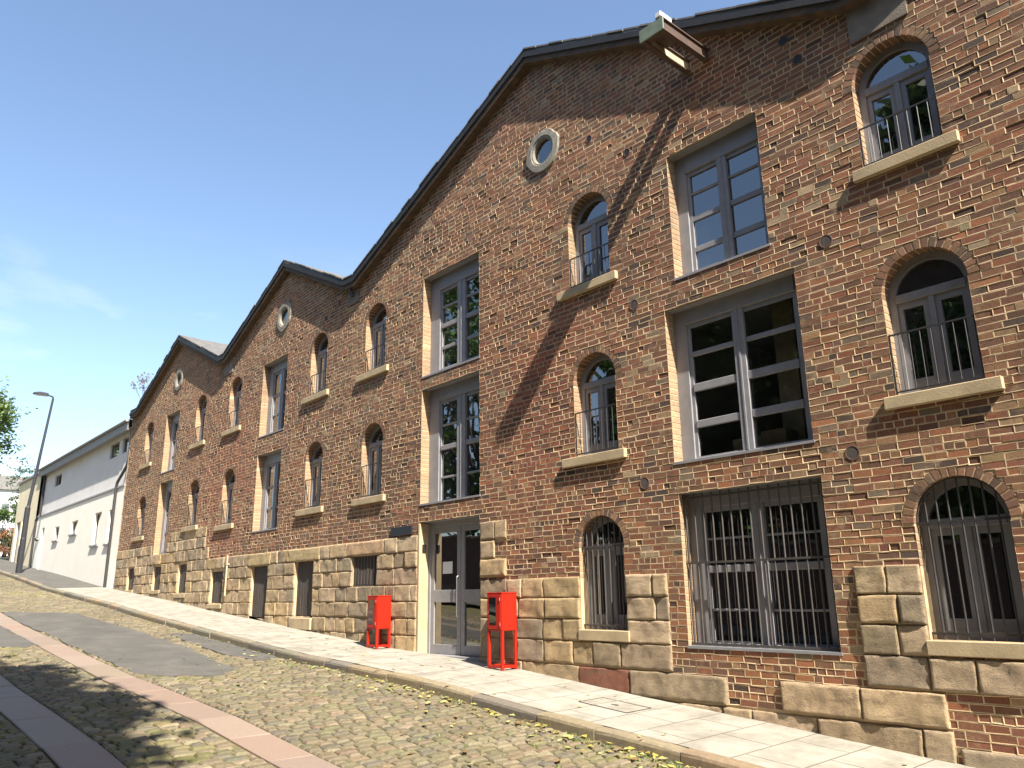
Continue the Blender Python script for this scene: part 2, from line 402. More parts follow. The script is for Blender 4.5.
# moss and weeds in the gutter
b = MB()
for i in range(700):
    x = -3-abs(random.gauss(0, 7)); y = KERB-.02-abs(random.gauss(0, .22)) if random.random() < .6 else U(-4.3, -1.9)
    if any(inside((x, y), P_) for P_ in PATCH): continue
    if noise.noise((x*.9, y*.9, 8)) < .05: continue
    z = gr(x, y)-.012
    for k in range(3):
        a = U(0, 6.3); h = U(.018, .045); w = U(.008, .018); ox, oy = U(-.05, .05), U(-.03, .03)
        b.add([(x+ox-math.cos(a)*w, y+oy-math.sin(a)*w, z), (x+ox+math.cos(a)*w, y+oy+math.sin(a)*w, z), (x+ox+U(-.03, .03), y+oy+U(-.03, .03), z+h)], [(0, 1, 2)], 0, jcol((.16, .22, .05), .3, .1))
tag(b.build('gutter_weeds', MT['leaf']), 'small green weeds growing between the setts by the kerb', 'weeds', kind='stuff')

# ------------------------------------------------------------------ the warehouse
WH = thing('brick_warehouse', 'long three-gabled brown brick warehouse with stone base and grey windows', 'building', (-15, 3, g(-15)))
TOP = [(-31.75, 7.02), (-31.0, 7.03), (-26.87, 8.80), (-22.95, 7.12), (-22.55, 7.12), (-18.75, 8.80), (-15.45, 7.19), (-15.0, 7.16), (-9.08, 9.62), (-3.45, 7.12), (-3.05, 7.12), (2.9, 9.7), (4.2, 9.1)]
def poly(x, P_=TOP):
    for (a, za), (b_, zb) in zip(P_, P_[1:]):
        if x <= b_: return za+(zb-za)*(x-a)/(b_-a)
    return P_[-1][1]
SO = .30                                           # roof edge to top of brickwork
XL, XR = -31.95, 4.2
# openings: arched (cx, half width, base, apex) and rectangular (x0, x1, z0, z1)
ARCH = []
for row, (zb, za) in enumerate(((4.70, 6.24), (1.99, 3.56), (-.48, 1.10))):
    ARCH.append((-3.05, .445, zb, za-.04*(row == 0), row)); ARCH.append((-7.86, .435, zb, za, row))
    if row < 2:
        for cx in (-14.22, -16.80, -21.86, -24.56, -29.62): ARCH.append((cx, .42, zb if cx > -24 or row == 0 else 2.14, za, row))
RECT = [dict(x0=-6.25, x1=-4.76, z0=4.22, z1=6.14, gx=((-6.02, -5.55), (-5.4, -4.92)), gz=((5.56, 5.81), (5.19, 5.49), (4.72, 5.08), (4.36, 4.61))),
        dict(x0=-6.47, x1=-4.47, z0=1.68, z1=3.87, gx=((-6.21, -5.53), (-5.36, -4.65)), gz=((3.22, 3.55), (2.76, 3.12), (2.25, 2.62), (1.75, 2.12))),
        dict(x0=-6.44, x1=-4.43, z0=-.64, z1=1.32, gx=((-6.19, -5.52), (-5.33, -4.63)), gz=((.70, 1.01), (.35, .64), (-.18, .23), (-.58, -.24)), bars=True),
        dict(x0=-12.42, x1=-10.61, z0=4.19, z1=6.21, gx=((-12.05, -11.53), (-11.28, -10.84)), gz=((5.60, 5.88), (5.22, 5.52), (4.76, 5.10), (4.30, 4.66))),
        dict(x0=-12.42, x1=-10.61, z0=1.65, z1=3.94, gx=((-12.05, -11.53), (-11.28, -10.84)), gz=((3.19, 3.59), (2.78, 3.12), (2.19, 2.66), (1.73, 2.12))),
        dict(x0=-20.02, x1=-18.52, z0=4.17, z1=6.18, gx=((-19.72, -19.30), (-19.12, -18.72)), gz=((5.3, 5.85), (4.76, 5.2), (4.28, 4.68))),
        dict(x0=-20.02, x1=-18.57, z0=1.66, z1=3.66, gx=((-19.72, -19.32), (-19.14, -18.77)), gz=((2.85, 3.35), (2.3, 2.75), (1.76, 2.2))),
        dict(x0=-27.86, x1=-26.5, z0=4.16, z1=6.18, gx=((-27.58, -27.2), (-27.05, -26.68)), gz=((5.3, 5.85), (4.76, 5.2), (4.28, 4.68))),
        dict(x0=-27.86, x1=-26.56, z0=1.46, z1=3.85, gx=((-27.58, -27.22), (-27.07, -26.74)), gz=((2.85, 3.5), (2.2, 2.75), (1.58, 2.1)))]
snap = lambda z: round((z+2.4)/.08)*.08-2.4-.008
for r in RECT: r['gz'] = tuple((a-(.016 if i < 3 else 0), b_+(.016 if i else 0)) for i, (a, b_) in enumerate(r['gz']))
for r in RECT: r['z0'], r['z1'] = snap(r['z0']), snap(r['z1'])
DOOR = dict(x0=-12.42, x1=-10.62, z0=g(-11.5)-.02, z1=snap(1.335))
BASE = [('board_door', -19.84, -18.90, -.46, .80), ('board_door', -17.43, -16.53, -.41, .82), ('slatted_vent', -14.83, -13.88, .22, .82), ('boarded_window', -22.58, -21.70, -.11, .75),
        ('boarded_window', -25.27, -24.52, .19, 1.05), ('boarded_window', -27.60, -26.82, .33, 1.06), ('boarded_window', -30.40, -29.62, .37, 1.10)]
ROUND = [(-8.83, 7.47, .40), (-18.90, 7.25, .40), (-26.95, 7.25, .38)]
def arch_path(cx, hw, zb, za, n=14):
    zs = za-hw; return [(cx-hw, zb)]+[(cx-hw*math.cos(math.pi*i/n), zs+hw*math.sin(math.pi*i/n)) for i in range(n+1)]+[(cx+hw, zb)]
HOLES = [arch_path(a[0], a[1], a[2], a[3]) for a in ARCH]
HOLES += [[(r['x0'], r['z0']), (r['x0'], r['z1']), (r['x1'], r['z1']), (r['x1'], r['z0'])] for r in RECT+[DOOR]]
HOLES += [[(x0, z0), (x0, z1), (x1, z1), (x1, z0)] for _, x0, x1, z0, z1 in BASE]
HOLES += [[(cx+rr*.58*math.cos(t), cz+rr*.58*math.sin(t)) for t in [-2*math.pi*k/20 for k in range(20)]] for cx, cz, rr in ROUND]
RECTS = [(r['x0'], r['x1'], r['z0'], r['z1']) for r in RECT+[DOOR]]+[(x0, x1, z0, z1) for _, x0, x1, z0, z1 in BASE]

# stone zones: (x0, x1, z0, z1) courses are filled with blocks
CT = [2.06, 1.76, 1.45, 1.12, .82, .53, .22, -.08, -.38, -.68, -.98, -1.28]
ZONES = []
for i in range(len(CT)-1):
    zt, zb = CT[i], CT[i+1]
    if i == 0: ZONES += [(-26.2, -23.2, zb, zt)]
    elif i == 1: ZONES += [(-26.5, -23.2, zb, zt), (-31.9, -28.0, zb, zt)]
    elif i == 2: ZONES += [(-31.9, -22.9, zb, zt)]
    else: ZONES += [(-31.9, -12.46, zb, zt)]
QZ = [(1.2, .89), (.88, .60), (.60, .30)]
ZONES += [(-10.6, -9.92, .90, 1.21), (-10.6, -10.22, .60, .89), (-10.6, -9.93, .30, .59)]
MZ = [.26, -.04, -.34, -.64, -.96]
for zt, zb in zip(MZ, MZ[1:]): ZONES += [(-10.6, -6.7, zb, zt), (-4.19, -3.46 if zt > -.5 else -2.0, zb, zt)]
ZONES += [(-10.6, -5.9, -1.30, -.97), (-5.2, -3.42, -1.30, -.97), (-9, -5.6, -1.62, -1.31), (-5.6, -3.4, -1.66, -1.31), (-3.36, 4.2, -1.80, -1.45), (-3.4, 4.2, -2.2, -1.81), (-2.0, 4.2, -1.0, -.66)]
RED_BLOCK = (-8.36, -7.42, -1.29, -.98)

def sub_intervals(a, b_, blocks):
    segs = [(a, b_)]
    for (c_, d) in blocks:
        ns = []
        for (s, e) in segs:
            if d <= s or c_ >= e: ns.append((s, e)); continue
            if c_ > s: ns.append((s, c_))
            if d < e: ns.append((d, e))
        segs = ns
    return segs
def blocked(zm, ring=0.):
    bl = []
    for x0, x1, z0, z1 in RECTS:
        if z0 < zm < z1: bl.append((x0, x1))
    for (cx, hw, zb, za, row) in ARCH:
        zs = za-hw
        if zb < zm <= zs: bl.append((cx-hw, cx+hw))
        elif zs < zm < zs+hw+ring:
            w = math.sqrt(max(0, (hw+ring)**2-(zm-zs)**2)); bl.append((cx-w, cx+w))
    for cx, cz, rr in ROUND:
        if abs(zm-cz) < rr-.02: w = math.sqrt((rr-.02)**2-(zm-cz)**2); bl.append((cx-w, cx+w))
    return bl
def clip(pts, a, b_, c_):                          # keep a*x+b*z <= c
    out = []
    for (p, q) in zip(pts, pts[1:]+pts[:1]):
        dp, dq = a*p[0]+b_*p[1]-c_, a*q[0]+b_*q[1]-c_
        if dp <= 0: out.append(p)
        if dp*dq < 0: t = dp/(dp-dq); out.append((p[0]+(q[0]-p[0])*t, p[1]+(q[1]-p[1])*t))
    return out
PAL = [((.225, .088, .048), 28), ((.195, .090, .050), 30), ((.150, .074, .046), 20), ((.085, .054, .042), 5), ((.285, .118, .054), 12), ((.27, .145, .072), 7), ((.30, .19, .10), 2), ((.19, .135, .09), 4)]
PC, PW = [p[0] for p in PAL], [p[1] for p in PAL]
def brick_col(x, z):
    k = noise.noise((x*.22, z*.3, 1.3)); k2 = noise.noise((x*.9, z*1.1, 7.7))
    w = list(PW)
    if k > .12: w[0] *= 2.2; w[4] *= 1.5; w[5] *= .4; w[7] *= .3
    if k < -.15: w[1] *= 1.6; w[5] *= 2.2; w[6] *= 2.0; w[7] *= 2
    if k2 > .3: w[3] *= 4; w[2] *= 2.5; w[7] *= 2
    if -6.9 < x < -4.1 and z < 1.7: w[4] *= 4; w[6] *= 2
    if x < -22: w[4] *= 1.6; w[5] *= 1.5
    c = jcol(random.choices(PC, w)[0], .15, .05)
    rd = max(math.exp(-((x+22.3)/2.0)**2-((z-2.6)/2.6)**2), .8*math.exp(-((x+9.2)/1.5)**2-((z-3.0)/1.3)**2), .7*math.exp(-((x+5.4)/.5)**2-((z-7.0)/.5)**2))
    if rd > .1: c = (c[0]*(1+.12*rd), c[1]*(1-.28*rd), c[2]*(1-.30*rd))
    return c
wall = MB()
def add_brick(pts, proud, depth, col, ch=.005):
    cx = sum(p[0] for p in pts)/len(pts); cz = sum(p[1] for p in pts)/len(pts); n = len(pts)
    ins = []
    for x, z in pts:
        dx, dz = x-cx, z-cz
        ins.append((x-math.copysign(min(ch, abs(dx)*.4), dx), z-math.copysign(min(ch, abs(dz)*.4), dz)))
    tl = U(-.0008, .0008); tz = U(-.0006, .0006)
    vs = [(x, -proud+tl*(x-cx)/.1+tz*(z-cz)/.03, z) for x, z in ins]+[(x, -proud+.006, z) for x, z in pts]+[(x, depth, z) for x, z in pts]
    fs = [tuple(range(n))]
    for i in range(n):
        j = (i+1) % n; fs += [(i, n+i, n+j, j), (n+i, 2*n+i, 2*n+j, n+j)]
    wall.add(vs, fs, 0, col)
def wall_brick(pts, back, pm, col, le, re_):
    """a worn brick sitting a little behind the raised joints pointed round it"""
    cx = sum(p[0] for p in pts)/len(pts); cz = sum(p[1] for p in pts)/len(pts); n = len(pts)
    ex, ez = U(.0068, .0082), U(.0078, .0094); out = []
    for x, z in pts:
        dx = 0 if (le and x < cx) or (re_ and x > cx) else math.copysign(ex, x-cx)
        out.append((x+dx, z+math.copysign(ez, z-cz)))
    tl = U(-.02, .02); tz = U(-.03, .03)
    vs = [(x, back+tl*(x-cx)*.25+tz*(z-cz), z) for x, z in pts]+[(x, -pm+U(-.0012, .0012), z) for x, z in out]
    fs = [tuple(range(n))]; wall.add(vs, fs, 0, col)
    wall.add(vs, [(i, n+i, n+(i+1) % n, (i+1) % n) for i in range(n)], 1)
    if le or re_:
        c2 = tuple(.45*a+.55*b_ for a, b_ in zip(col, (.44, .33, .20)))  # jamb sides blended to cream, sun glare put into their colour
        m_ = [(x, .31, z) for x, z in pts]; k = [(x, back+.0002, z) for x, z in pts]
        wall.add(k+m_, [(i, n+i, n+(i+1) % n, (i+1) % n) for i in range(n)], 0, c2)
PITCH = .08
z = -2.4; row = 0
SEGS = [(TOP[i], TOP[i+1]) for i in range(len(TOP)-1)]
while z < 9.6:
    zb, zt = z, z+PITCH-.0165; zm = (zb+zt)/2
    bl = blocked(zm, .125)
    stone = [(a, b_) for a, b_, c_, d in ZONES if c_-.01 < zm < d+.01]
    header = (row % 4 == 3)
    x = XL+U(0, .2)
    edge = bl
    while x < XR:
        w = U(.098, .112) if (header and random.random() < .85) or random.random() < .10 else U(.205, .232)
        xa, xb = x, x+w-.0145; x += w
        xm = (xa+xb)/2
        if zt < g(xm)-.12: continue
        if zb > poly(xm)-SO+.05: continue
        for (sa, sb) in sub_intervals(xa, xb, bl+stone):
            if sb-sa < .0575 and any(abs(sa-d) < 1e-6 or abs(sb-c_) < 1e-6 for c_, d in bl): continue
            for c_, d in bl:
                if 1e-6 < c_-sb < .07: sb = c_
                if 1e-6 < sa-d < .07: sa = d
            if sb-sa < .028: continue
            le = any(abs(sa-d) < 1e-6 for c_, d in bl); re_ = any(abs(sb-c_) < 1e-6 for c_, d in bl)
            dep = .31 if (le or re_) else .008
            wob = lambda xx: .010*noise.noise((xx*.6, zm*2.0, 4.1))+.004*math.sin(xx*.9+row)
            jz = U(-.0045, .0045); a1, a2 = U(-.0045, .0045), U(-.0045, .0045)
            pts = [(sa-(.005 if le else 0), zb+wob(sa)+jz+a1), (sb+(.005 if re_ else 0), zb+wob(sb)+jz+a2), (sb+(.005 if re_ else 0), zt+wob(sb)+jz*.4+a2*.5+U(-.005, .004)), (sa-(.005 if le else 0), zt+wob(sa)+jz*.4+a1*.5+U(-.005, .004))]
            if zt > 6.6:
                for (p, q) in SEGS:
                    if p[0]-.4 < xm < q[0]+.4:
                        s_ = (q[1]-p[1])/(q[0]-p[0])
                        if not (p[0] <= xm <= q[0]): 
                            # only a neighbouring slope that lies lower counts at a ridge
                            if poly(xm) > p[1]+s_*(xm-p[0]) : continue
                        pts = clip(pts, -s_, 1, p[1]-SO-s_*p[0]-.004)
                        if len(pts) < 3: break
            if len(pts) < 3: continue
            col = brick_col(xm, zm); mw = .5+.5*noise.noise((xm*.55, zm*.8, 33.)); back = U(-.0015, .0006+.0036*mw); q_ = noise.noise((xm*.8, zm*1.0, 21.))
            if q_ > .28 and random.random() < .15: back = U(-.003, .001); col = jcol(random.choice([(.33, .24, .145), (.24, .17, .11), (.29, .19, .11)]), .15, .05)
            elif random.random() < .04: back = .0055; col = tuple(v*.6 for v in col)
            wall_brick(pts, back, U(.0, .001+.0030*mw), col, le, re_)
    z += PITCH; row += 1
# voussoir rings over the arches
for (cx, hw, zb, za, rw) in ARCH:
    zs = za-hw; n = int(math.pi*(hw+.06)/.083)
    for i in range(n):
        t0, t1 = math.pi*(i+.08)/n, math.pi*(i+.92)/n; r0, r1 = hw-.004, hw+.112+U(-.006, .004)
        pts = [(cx-r0*math.cos(t0), zs+r0*math.sin(t0)), (cx-r1*math.cos(t0), zs+r1*math.sin(t0)), (cx-r1*math.cos(t1), zs+r1*math.sin(t1)), (cx-r0*math.cos(t1), zs+r0*math.sin(t1))]
        add_brick(pts, U(-.003, .0005), .31, jcol(random.choice([(.20, .105, .06), (.165, .09, .055), (.24, .13, .075), (.13, .08, .055)]), .15, .05))
# mortar face with the openings cut out, and the reveals
outer = [(XL, g(XL)-.4), (XL, poly(XL)-SO+.06)]+[(x, z_-SO+.06) for x, z_ in TOP[1:-1]]+[(XR, poly(XR)-SO+.06), (XR, g(XR)-.6), (-12, g(-12)-.6)]
loops = [outer]+HOLES
vec = [[Vector((x, 0, z_)) for x, z_ in L] for L in loops]
flat = [p for L in loops for p in L]
tris = tessellate_polygon([[Vector((p.x, p.z, 0)) for p in L] for L in vec])
wall.add([(x, .0062, z_) for x, z_ in flat], [tuple(t) for t in tris], 1)
for L in HOLES:
    n = len(L); wall.add([(x, .0062, z_) for x, z_ in L]+[(x, .32, z_) for x, z_ in L], [(i, (i+1) % n, (i+1) % n+n, i+n) for i in range(n)], 1)
# end wall and back so the building is a solid body
wall.add([(XL, 0, g(XL)-.4), (XL, 12, g(XL)-.4), (XL, 12, 6.7), (XL, 0, 6.7)], [(0, 1, 2, 3)], 1)
wall.add([(XR, 0, g(XR)-.6), (XR, 12, g(XR)-.6), (XR, 12, 8.75), (XR, 0, 8.75)], [(0, 1, 2, 3)], 1)
wall.add([(XL, 12, -2), (XR, 12, -2), (XR, 12, 6.7), (XL, 12, 6.7)], [(0, 1, 2, 3)], 1)
wall.build('brick_wall', [MT['brick'], MT['mortar']], WH)

# rough-faced stone blocks
ST = {k: MB() for k in 'lmr'}
def zone_of(x): return 'l' if x < -11.5 else 'm' if x < -5.55 else 'r'
SP = [(.41, .30, .175), (.37, .27, .160), (.43, .325, .205), (.32, .24, .150), (.39, .29, .185), (.29, .225, .150), (.42, .30, .16)]
def stone_block(x0, x1, z0, z1, proud, col, rough=1.0):
    nx = max(4, int((x1-x0)/.04)); nz = max(5, int((z1-z0)/.035)); sd = U(0, 100)
    vs = []; fs = []
    dx0, dx1, dz0, dz1 = U(0, .008), U(0, .008), U(0, .007), U(0, .007)
    rc = U(.012, .026)
    def lines(L, n):
        e = [0, .007, .02, .04]; m = max(2, n-4)
        return [q/L for q in e]+[(.04+(L-.08)*k/m)/L for k in range(1, m)]+[1-q/L for q in reversed(e)]
    LX, LZ = lines(x1-x0, nx), lines(z1-z0, nz); nx, nz = len(LX)-1, len(LZ)-1
    for j in range(nz+1):
        for i in range(nx+1):
            u, v = LX[i], LZ[j]
            x = x0+dx0+(x1-x0-dx0-dx1)*u; z_ = z0+dz0+(z1-z0-dz0-dz1)*v
            e = min(x-x0, x1-x, z_-z0, z1-z_); ee = min(1, max(0, e)/rc)
            hgt = proud*(1-(1-ee)**2.2)
            hgt += rough*(.016*noise.noise((x*3.2+sd, z_*3.6, sd))+.011*noise.noise((x*8+sd, z_*9, sd))+.006*noise.noise((x*19+sd, z_*21, sd)))*min(1, ee+.25)
            wx = .010*noise.noise((z_*7, sd, 2.))
            wz = .008*noise.noise((x*6, sd, 5.))
            vs.append((x+wx, -.004-max(hgt, -.002), z_+wz))
    W = nx+1
    for j in range(nz):
        for i in range(nx): a = j*W+i; fs.append((a, a+1, a+1+W, a+W))
    per = [i for i in range(W)]+[j*W+nx for j in range(1, nz+1)]+[nz*W+i for i in range(nx-1, -1, -1)]+[j*W for j in range(nz-1, 0, -1)]
    o = len(vs); vs += [(vs[k][0], .02, vs[k][2]) for k in per]; n = len(per)
    for i in range(n): fs.append((per[i], per[(i+1) % n], o+(i+1) % n, o+i))
    ST[zone_of((x0+x1)/2)].add(vs, fs, 0, col)
LINTELS = [(-17.75, -16.25, .82, 1.11), (-20.05, -18.75, .81, 1.11), (-15.05, -13.6, .83, 1.11)]
for a in LINTELS: stone_block(*a, .035, jcol((.42, .31, .17), .06), .6)
stone_block(*RED_BLOCK, .022, (.22, .085, .05), .7)
def fits(a, b_):
    return a
for (x0, x1, z0, z1) in ZONES:
    zm = (z0+z1)/2
    bl = []
    for (a, b_, c_, d) in RECTS:
        if c_ < zm-.06 and d > zm+.06: bl.append((a-.005, b_+.005))
        elif c_ < zm+.12 and d > zm-.12: bl.append((a-.005, b_+.005))
    for (cx, hw, zb, za, rw) in ARCH:
        if zb-.16 < zm < za: bl.append((cx-hw-.005, cx+hw+.005))
        elif zb-.3 < z1 and z1 > zb-.14 and zm < zb: bl.append((cx-hw-.08, cx+hw+.08))
    for (a, b_, c_, d) in LINTELS+[RED_BLOCK]:
        if c_-.05 < zm < d+.05: bl.append((a, b_))
    for (sa, sb) in sub_intervals(x0, x1, bl):
        x = sa
        while x < sb-.01:
            w = U(.30, .78) if z1-z0 < .34 else U(.5, 1.0)
            if x0 > -5 and z1 > -.5: w = U(.28, .5)
            if z0 < -1.2: w = U(.8, 1.6)
            if sb-(x+w) < .18: w = sb-x
            xe = min(sb, x+w)
            if z1 > g((x+xe)/2)-.1:
                stone_block(x+.003, xe-.003, z0+.003, z1-.003, U(.012, .034), jcol(random.choice(SP), .14, .015))
            x = xe
# long dressed block under the right-hand ground window, quoin tops
for k in 'lmr': ST[k].build('stone_base', MT['stone'], WH, smooth=True)

# door jamb of dressed stone
b = MB()
b.box(-12.46, -12.398, -.012, .199, g(-12.4)-.1, 1.32, 0, (1, 1, 1), .008)
b.build('door_jamb', MT['sill'], WH)

def panes_mesh(quads, y, name, parent, mat):
    b = MB()
    for pts in quads:
        n = len(pts); b.add([(x, y, z_) for x, z_ in pts], [tuple(range(n))])
    return b.build(name, mat, parent)
def rail(parent, x0, x1, z0, z1, gap=.105):
    b = MB(); y = .012
    b.box(x0+.006, x1-.006, y-.007, y+.007, z1-.009, z1+.009)
    b.box(x0+.006, x1-.006, y-.006, y+.006, z0+.045, z0+.063)
    for xe in (x0+.016, x1-.016): b.box(xe-.008, xe+.008, y-.0085, y+.0085, z0-.0, z1-.0092)
    n = round((x1-x0)/gap)
    for i in range(1, n): b.tube([(x0+(x1-x0)*i/n, y, z0+.05), (x0+(x1-x0)*i/n, y, z1)], .0062, 6)
    return b.build('railing', MT['iron'], parent)
def arched_window(cx, hw, zb, za, row):
    d = .16; b = MB(); zs = za-hw; n = 14
    out = arch_path(cx, hw+.004, zb-.0, za+.004, n)
    def inner(off): 
        return arch_path(cx, hw-off, zb+off, za-off, n)
    inn = inner(.085); k = len(out)
    for (A, B, y0, y1) in ((out, inn, d, d+.07),):
        vs = [(x, y0, z_) for x, z_ in A]+[(x, y0, z_) for x, z_ in B]+[(x, y1, z_) for x, z_ in A]+[(x, y1, z_) for x, z_ in B]
        fs = []
        for i in range(k):
            j = (i+1) % k
            fs += [(i, j, k+j, k+i), (k+i, k+j, 3*k+j, 3*k+i), (2*k+i, 3*k+i, 3*k+j, 2*k+j)]
        b.add(vs, fs)
    tz = zs+.0
    b.box(cx-hw+.08, cx+hw-.08, d-.012, d+.06, tz-.05, tz+.045, 0, (1, 1, 1), .006)
    b.box(cx-.032, cx+.032, d-.006, d+.06, zb+.08, tz-.05, 0, (1, 1, 1), .005)
    gl = []
    for s in (-1, 1):
        xa, xb = sorted((cx+s*.034, cx+s*(hw-.082)))
        y0, y1 = d+.014, d+.055; w = .058
        b.box(xa, xa+w, y0, y1, zb+.085, tz-.05); b.box(xb-w, xb, y0, y1, zb+.085, tz-.05)
        b.box(xa+w, xb-w, y0, y1, zb+.085, zb+.20); b.box(xa+w, xb-w, y0, y1, tz-.125, tz-.05)
        gl.append([(xa+w-.004, zb+.19), (xb-w+.004, zb+.19), (xb-w+.004, tz-.12), (xa+w-.004, tz-.12)])
    r = hw-.08
    gl.append([(cx-r*math.cos(math.pi*i/n), tz+r*math.sin(math.pi*i/n)) for i in range(n+1)])
    o = b.build('arched_window', MT['frame'], WH); WL[o.name] = (0, 0, 0)
    panes_mesh(gl, d+.04, 'pane', o, MT['glass'])
    s = MB()
    if row < 2:
        e0, e1 = (.555, .595) if cx > -4 else (.68, .58)
        s.box(cx-e0, cx+e1, -.062, .155, zb-.125, zb+.010, 0, (1, 1, 1), .008)
        s.build('sill', MT['sill'], o)
        rail(o, cx-hw+.0, cx+hw-.0, zb, zb+(.53 if row == 0 else .69))
    else:
        s.box(cx-hw-.03, cx+hw+.05 if cx < -5 else cx+hw+.35, -.045, .16, zb-.145, zb-.002, 0, (1, 1, 1), .008)
        s.build('sill', MT['sill'], o)
        t = MB(); nb = 8 if cx < -5 else 8
        for i in range(1, nb):
            x = cx-hw+2*hw*i/nb; h = zs+math.sqrt(hw*hw-(x-cx)**2)
            t.tube([(x, .06, zb+.0), (x, .06, h)], .0115, 6)
        for zz in (zb+.06, zs+.0): t.box(cx-hw, cx+hw, .048, .072, zz-.012, zz+.012)
        pts = [(cx-(hw-.012)*math.cos(math.pi*i/16), .06, zs+(hw-.012)*math.sin(math.pi*i/16)) for i in range(17)]
        t.tube(pts, .012, 6)
        t.build('window_bars', MT['greyiron'] if cx < -5 else MT['iron'], o)
for a in ARCH: arched_window(*a)

def rect_window(x0, x1, z0, z1, gx, gz, bars=False):
    d = .19; b = MB()
    gl0, gr1 = gx[0][0], gx[-1][1]; gt, gb = gz[0][1], gz[-1][0]
    # outer frame
    b.box(x0-.004, gl0-.05, d, d+.08, z0, z1, 0, (1, 1, 1), .005); b.box(gr1+.05, x1+.004, d, d+.08, z0, z1, 0, (1, 1, 1), .005)
    b.box(gl0-.05, gr1+.05, d-.015, d+.08, gt+.06, z1, 0, (1, 1, 1), .005); b.box(gl0-.05, gr1+.05, d-.01, d+.08, z0, gb-.02, 0, (1, 1, 1), .005)
    # soffit board and sill board
    b.box(x0, x1, .03, d-.018, z1-.014, z1+.004); b.box(x0-.01, x1+.01, -.012, d-.012, z0-.02, z0+.012)
    for (a, c_), (e, f) in zip(gx, gx[1:]):
        b.box(c_, e, d-.004, d+.075, gb-.02, gt+.06, 0, (1, 1, 1), .006)
        b.box((c_+e)/2-.012, (c_+e)/2+.012, d-.014, d, gb-.02, gt+.06)
    gq = []
    for (a, c_) in gx:
        y0, y1 = d+.02, d+.07
        la = gl0-.05 if a == gl0 else a; 
        if a == gl0: b.box(la, a, y0, y1, gb-.02, gt+.06)
        if c_ == gr1: b.box(c_, c_+.05, y0, y1, gb-.02, gt+.06)
        b.box(a, c_, y0, y1, gt, gt+.06); b.box(a, c_, y0, y1, gb-.02, gb)
        for (z0_, z1_), (w0, w1) in zip(gz, gz[1:]):
            thick = (z0_-w1) > .085
            b.box(a, c_, y0-(.014 if thick else -.004), y1, w1, z0_, 0, (1, 1, 1), .006)
        for (p, q) in gz: gq.append([(a, p), (c_, p), (c_, q), (a, q)])
    o = b.build('casement_window', MT['frame'], WH)
    panes_mesh(gq, d+.05, 'pane', o, MT['clear'] if (x0, z0) == (-6.47, RECT[1]['z0']) else MT['glass'])
    if bars:
        t = MB(); nb = 15
        for i in range(nb):
            x = x0+.05+(x1-x0-.1)*i/(nb-1); t.tube([(x, .075, z0+.02), (x, .075, z1-.02)], .0115, 6)
        for zz in (z0+.035, z0+1.02, z1-.07): t.box(x0+.005, x1-.005, .062, .088, zz-.013, zz+.013)
        t.build('window_bars', MT['greyiron'], o)
    return o
for r in RECT: rect_window(**r)
# the room behind the clear window
b = MB()
X0, X1, Y0, Y1, Z0, Z1 = -6.9, -4.1, .33, 4.5, 1.5, 4.0
b.add([(X0, Y0, Z0), (X1, Y0, Z0), (X1, Y1, Z0), (X0, Y1, Z0), (X0, Y0, Z1), (X1, Y0, Z1), (X1, Y1, Z1), (X0, Y1, Z1)], [(0, 1, 2, 3), (4, 5, 6, 7), (0, 4, 7, 3), (1, 5, 6, 2), (2, 3, 7, 6)], 0)
b.box(-5.35, -5.05, .9, 1.2, 1.5, 3.9, 1); b.box(-6.0, -5.55, .7, 1.0, 1.5, 2.0, 1); b.box(-5.5, -5.15, .6, .9, 1.5, 2.02, 1)
b.build('room', [MT['distant'], MT['creampaint']], WH)

# entrance door
b = MB(); d = .20; x0, x1, z1 = DOOR['x0'], DOOR['x1'], DOOR['z1']; z0 = g(-11.5)-.03
b.box(x0, x0+.075, d, d+.09, z0, z1, 0, (1, 1, 1), .005); b.box(x1-.06, x1, d, d+.09, z0, z1, 0, (1, 1, 1), .005); b.box(x0+.075, x1-.06, d, d+.09, 1.24, z1, 0, (1, 1, 1), .005)
b.box(x0, x1, .03, d-.003, z1-.014, z1+.004)
b.box(x0-.0, x1, -.01, .35, z0-.1, z0+.035)
gq = []
for (a, c_) in ((-12.345, -11.445), (-11.435, -10.68)):
    sl = .105
    y0, y1 = d+.02, d+.07
    b.box(a, a+sl, y0, y1, z0+.04, 1.24, 0, (1, 1, 1), .004); b.box(c_-sl, c_, y0, y1, z0+.04, 1.24, 0, (1, 1, 1), .004)
    for (p, q) in ((z0+.04, -.82), (-.10, .115), (1.13, 1.24)): b.box(a+sl, c_-sl, y0, y1, p, q, 0, (1, 1, 1), .004)
    for (p, q) in ((-.82, -.10), (.115, 1.13)): gq.append([(a+sl, p), (c_-sl, p), (c_-sl, q), (a+sl, q)])
dr = b.build('entrance_door', MT['frame'], WH)
panes_mesh(gq, d+.045, 'pane', dr, MT['glass'])
b = MB(); b.box(-12.0, -11.71, d+.036, d+.041, .40, .61); b.build('paper_notice', MT['paper'], dr)
b = MB(); b.tube([(-11.49, d+.0, -.35), (-11.49, d-.03, -.33), (-11.49, d-.03, .33), (-11.49, d+.0, .35)], .011, 8); b.build('handle', MT['steel'], dr)
b = MB(); b.box(-12.397, -12.372, .05, .12, .80, .94, 0, (1, 1, 1), .004); b.build('entry_buzzer', MT['black'], WH)

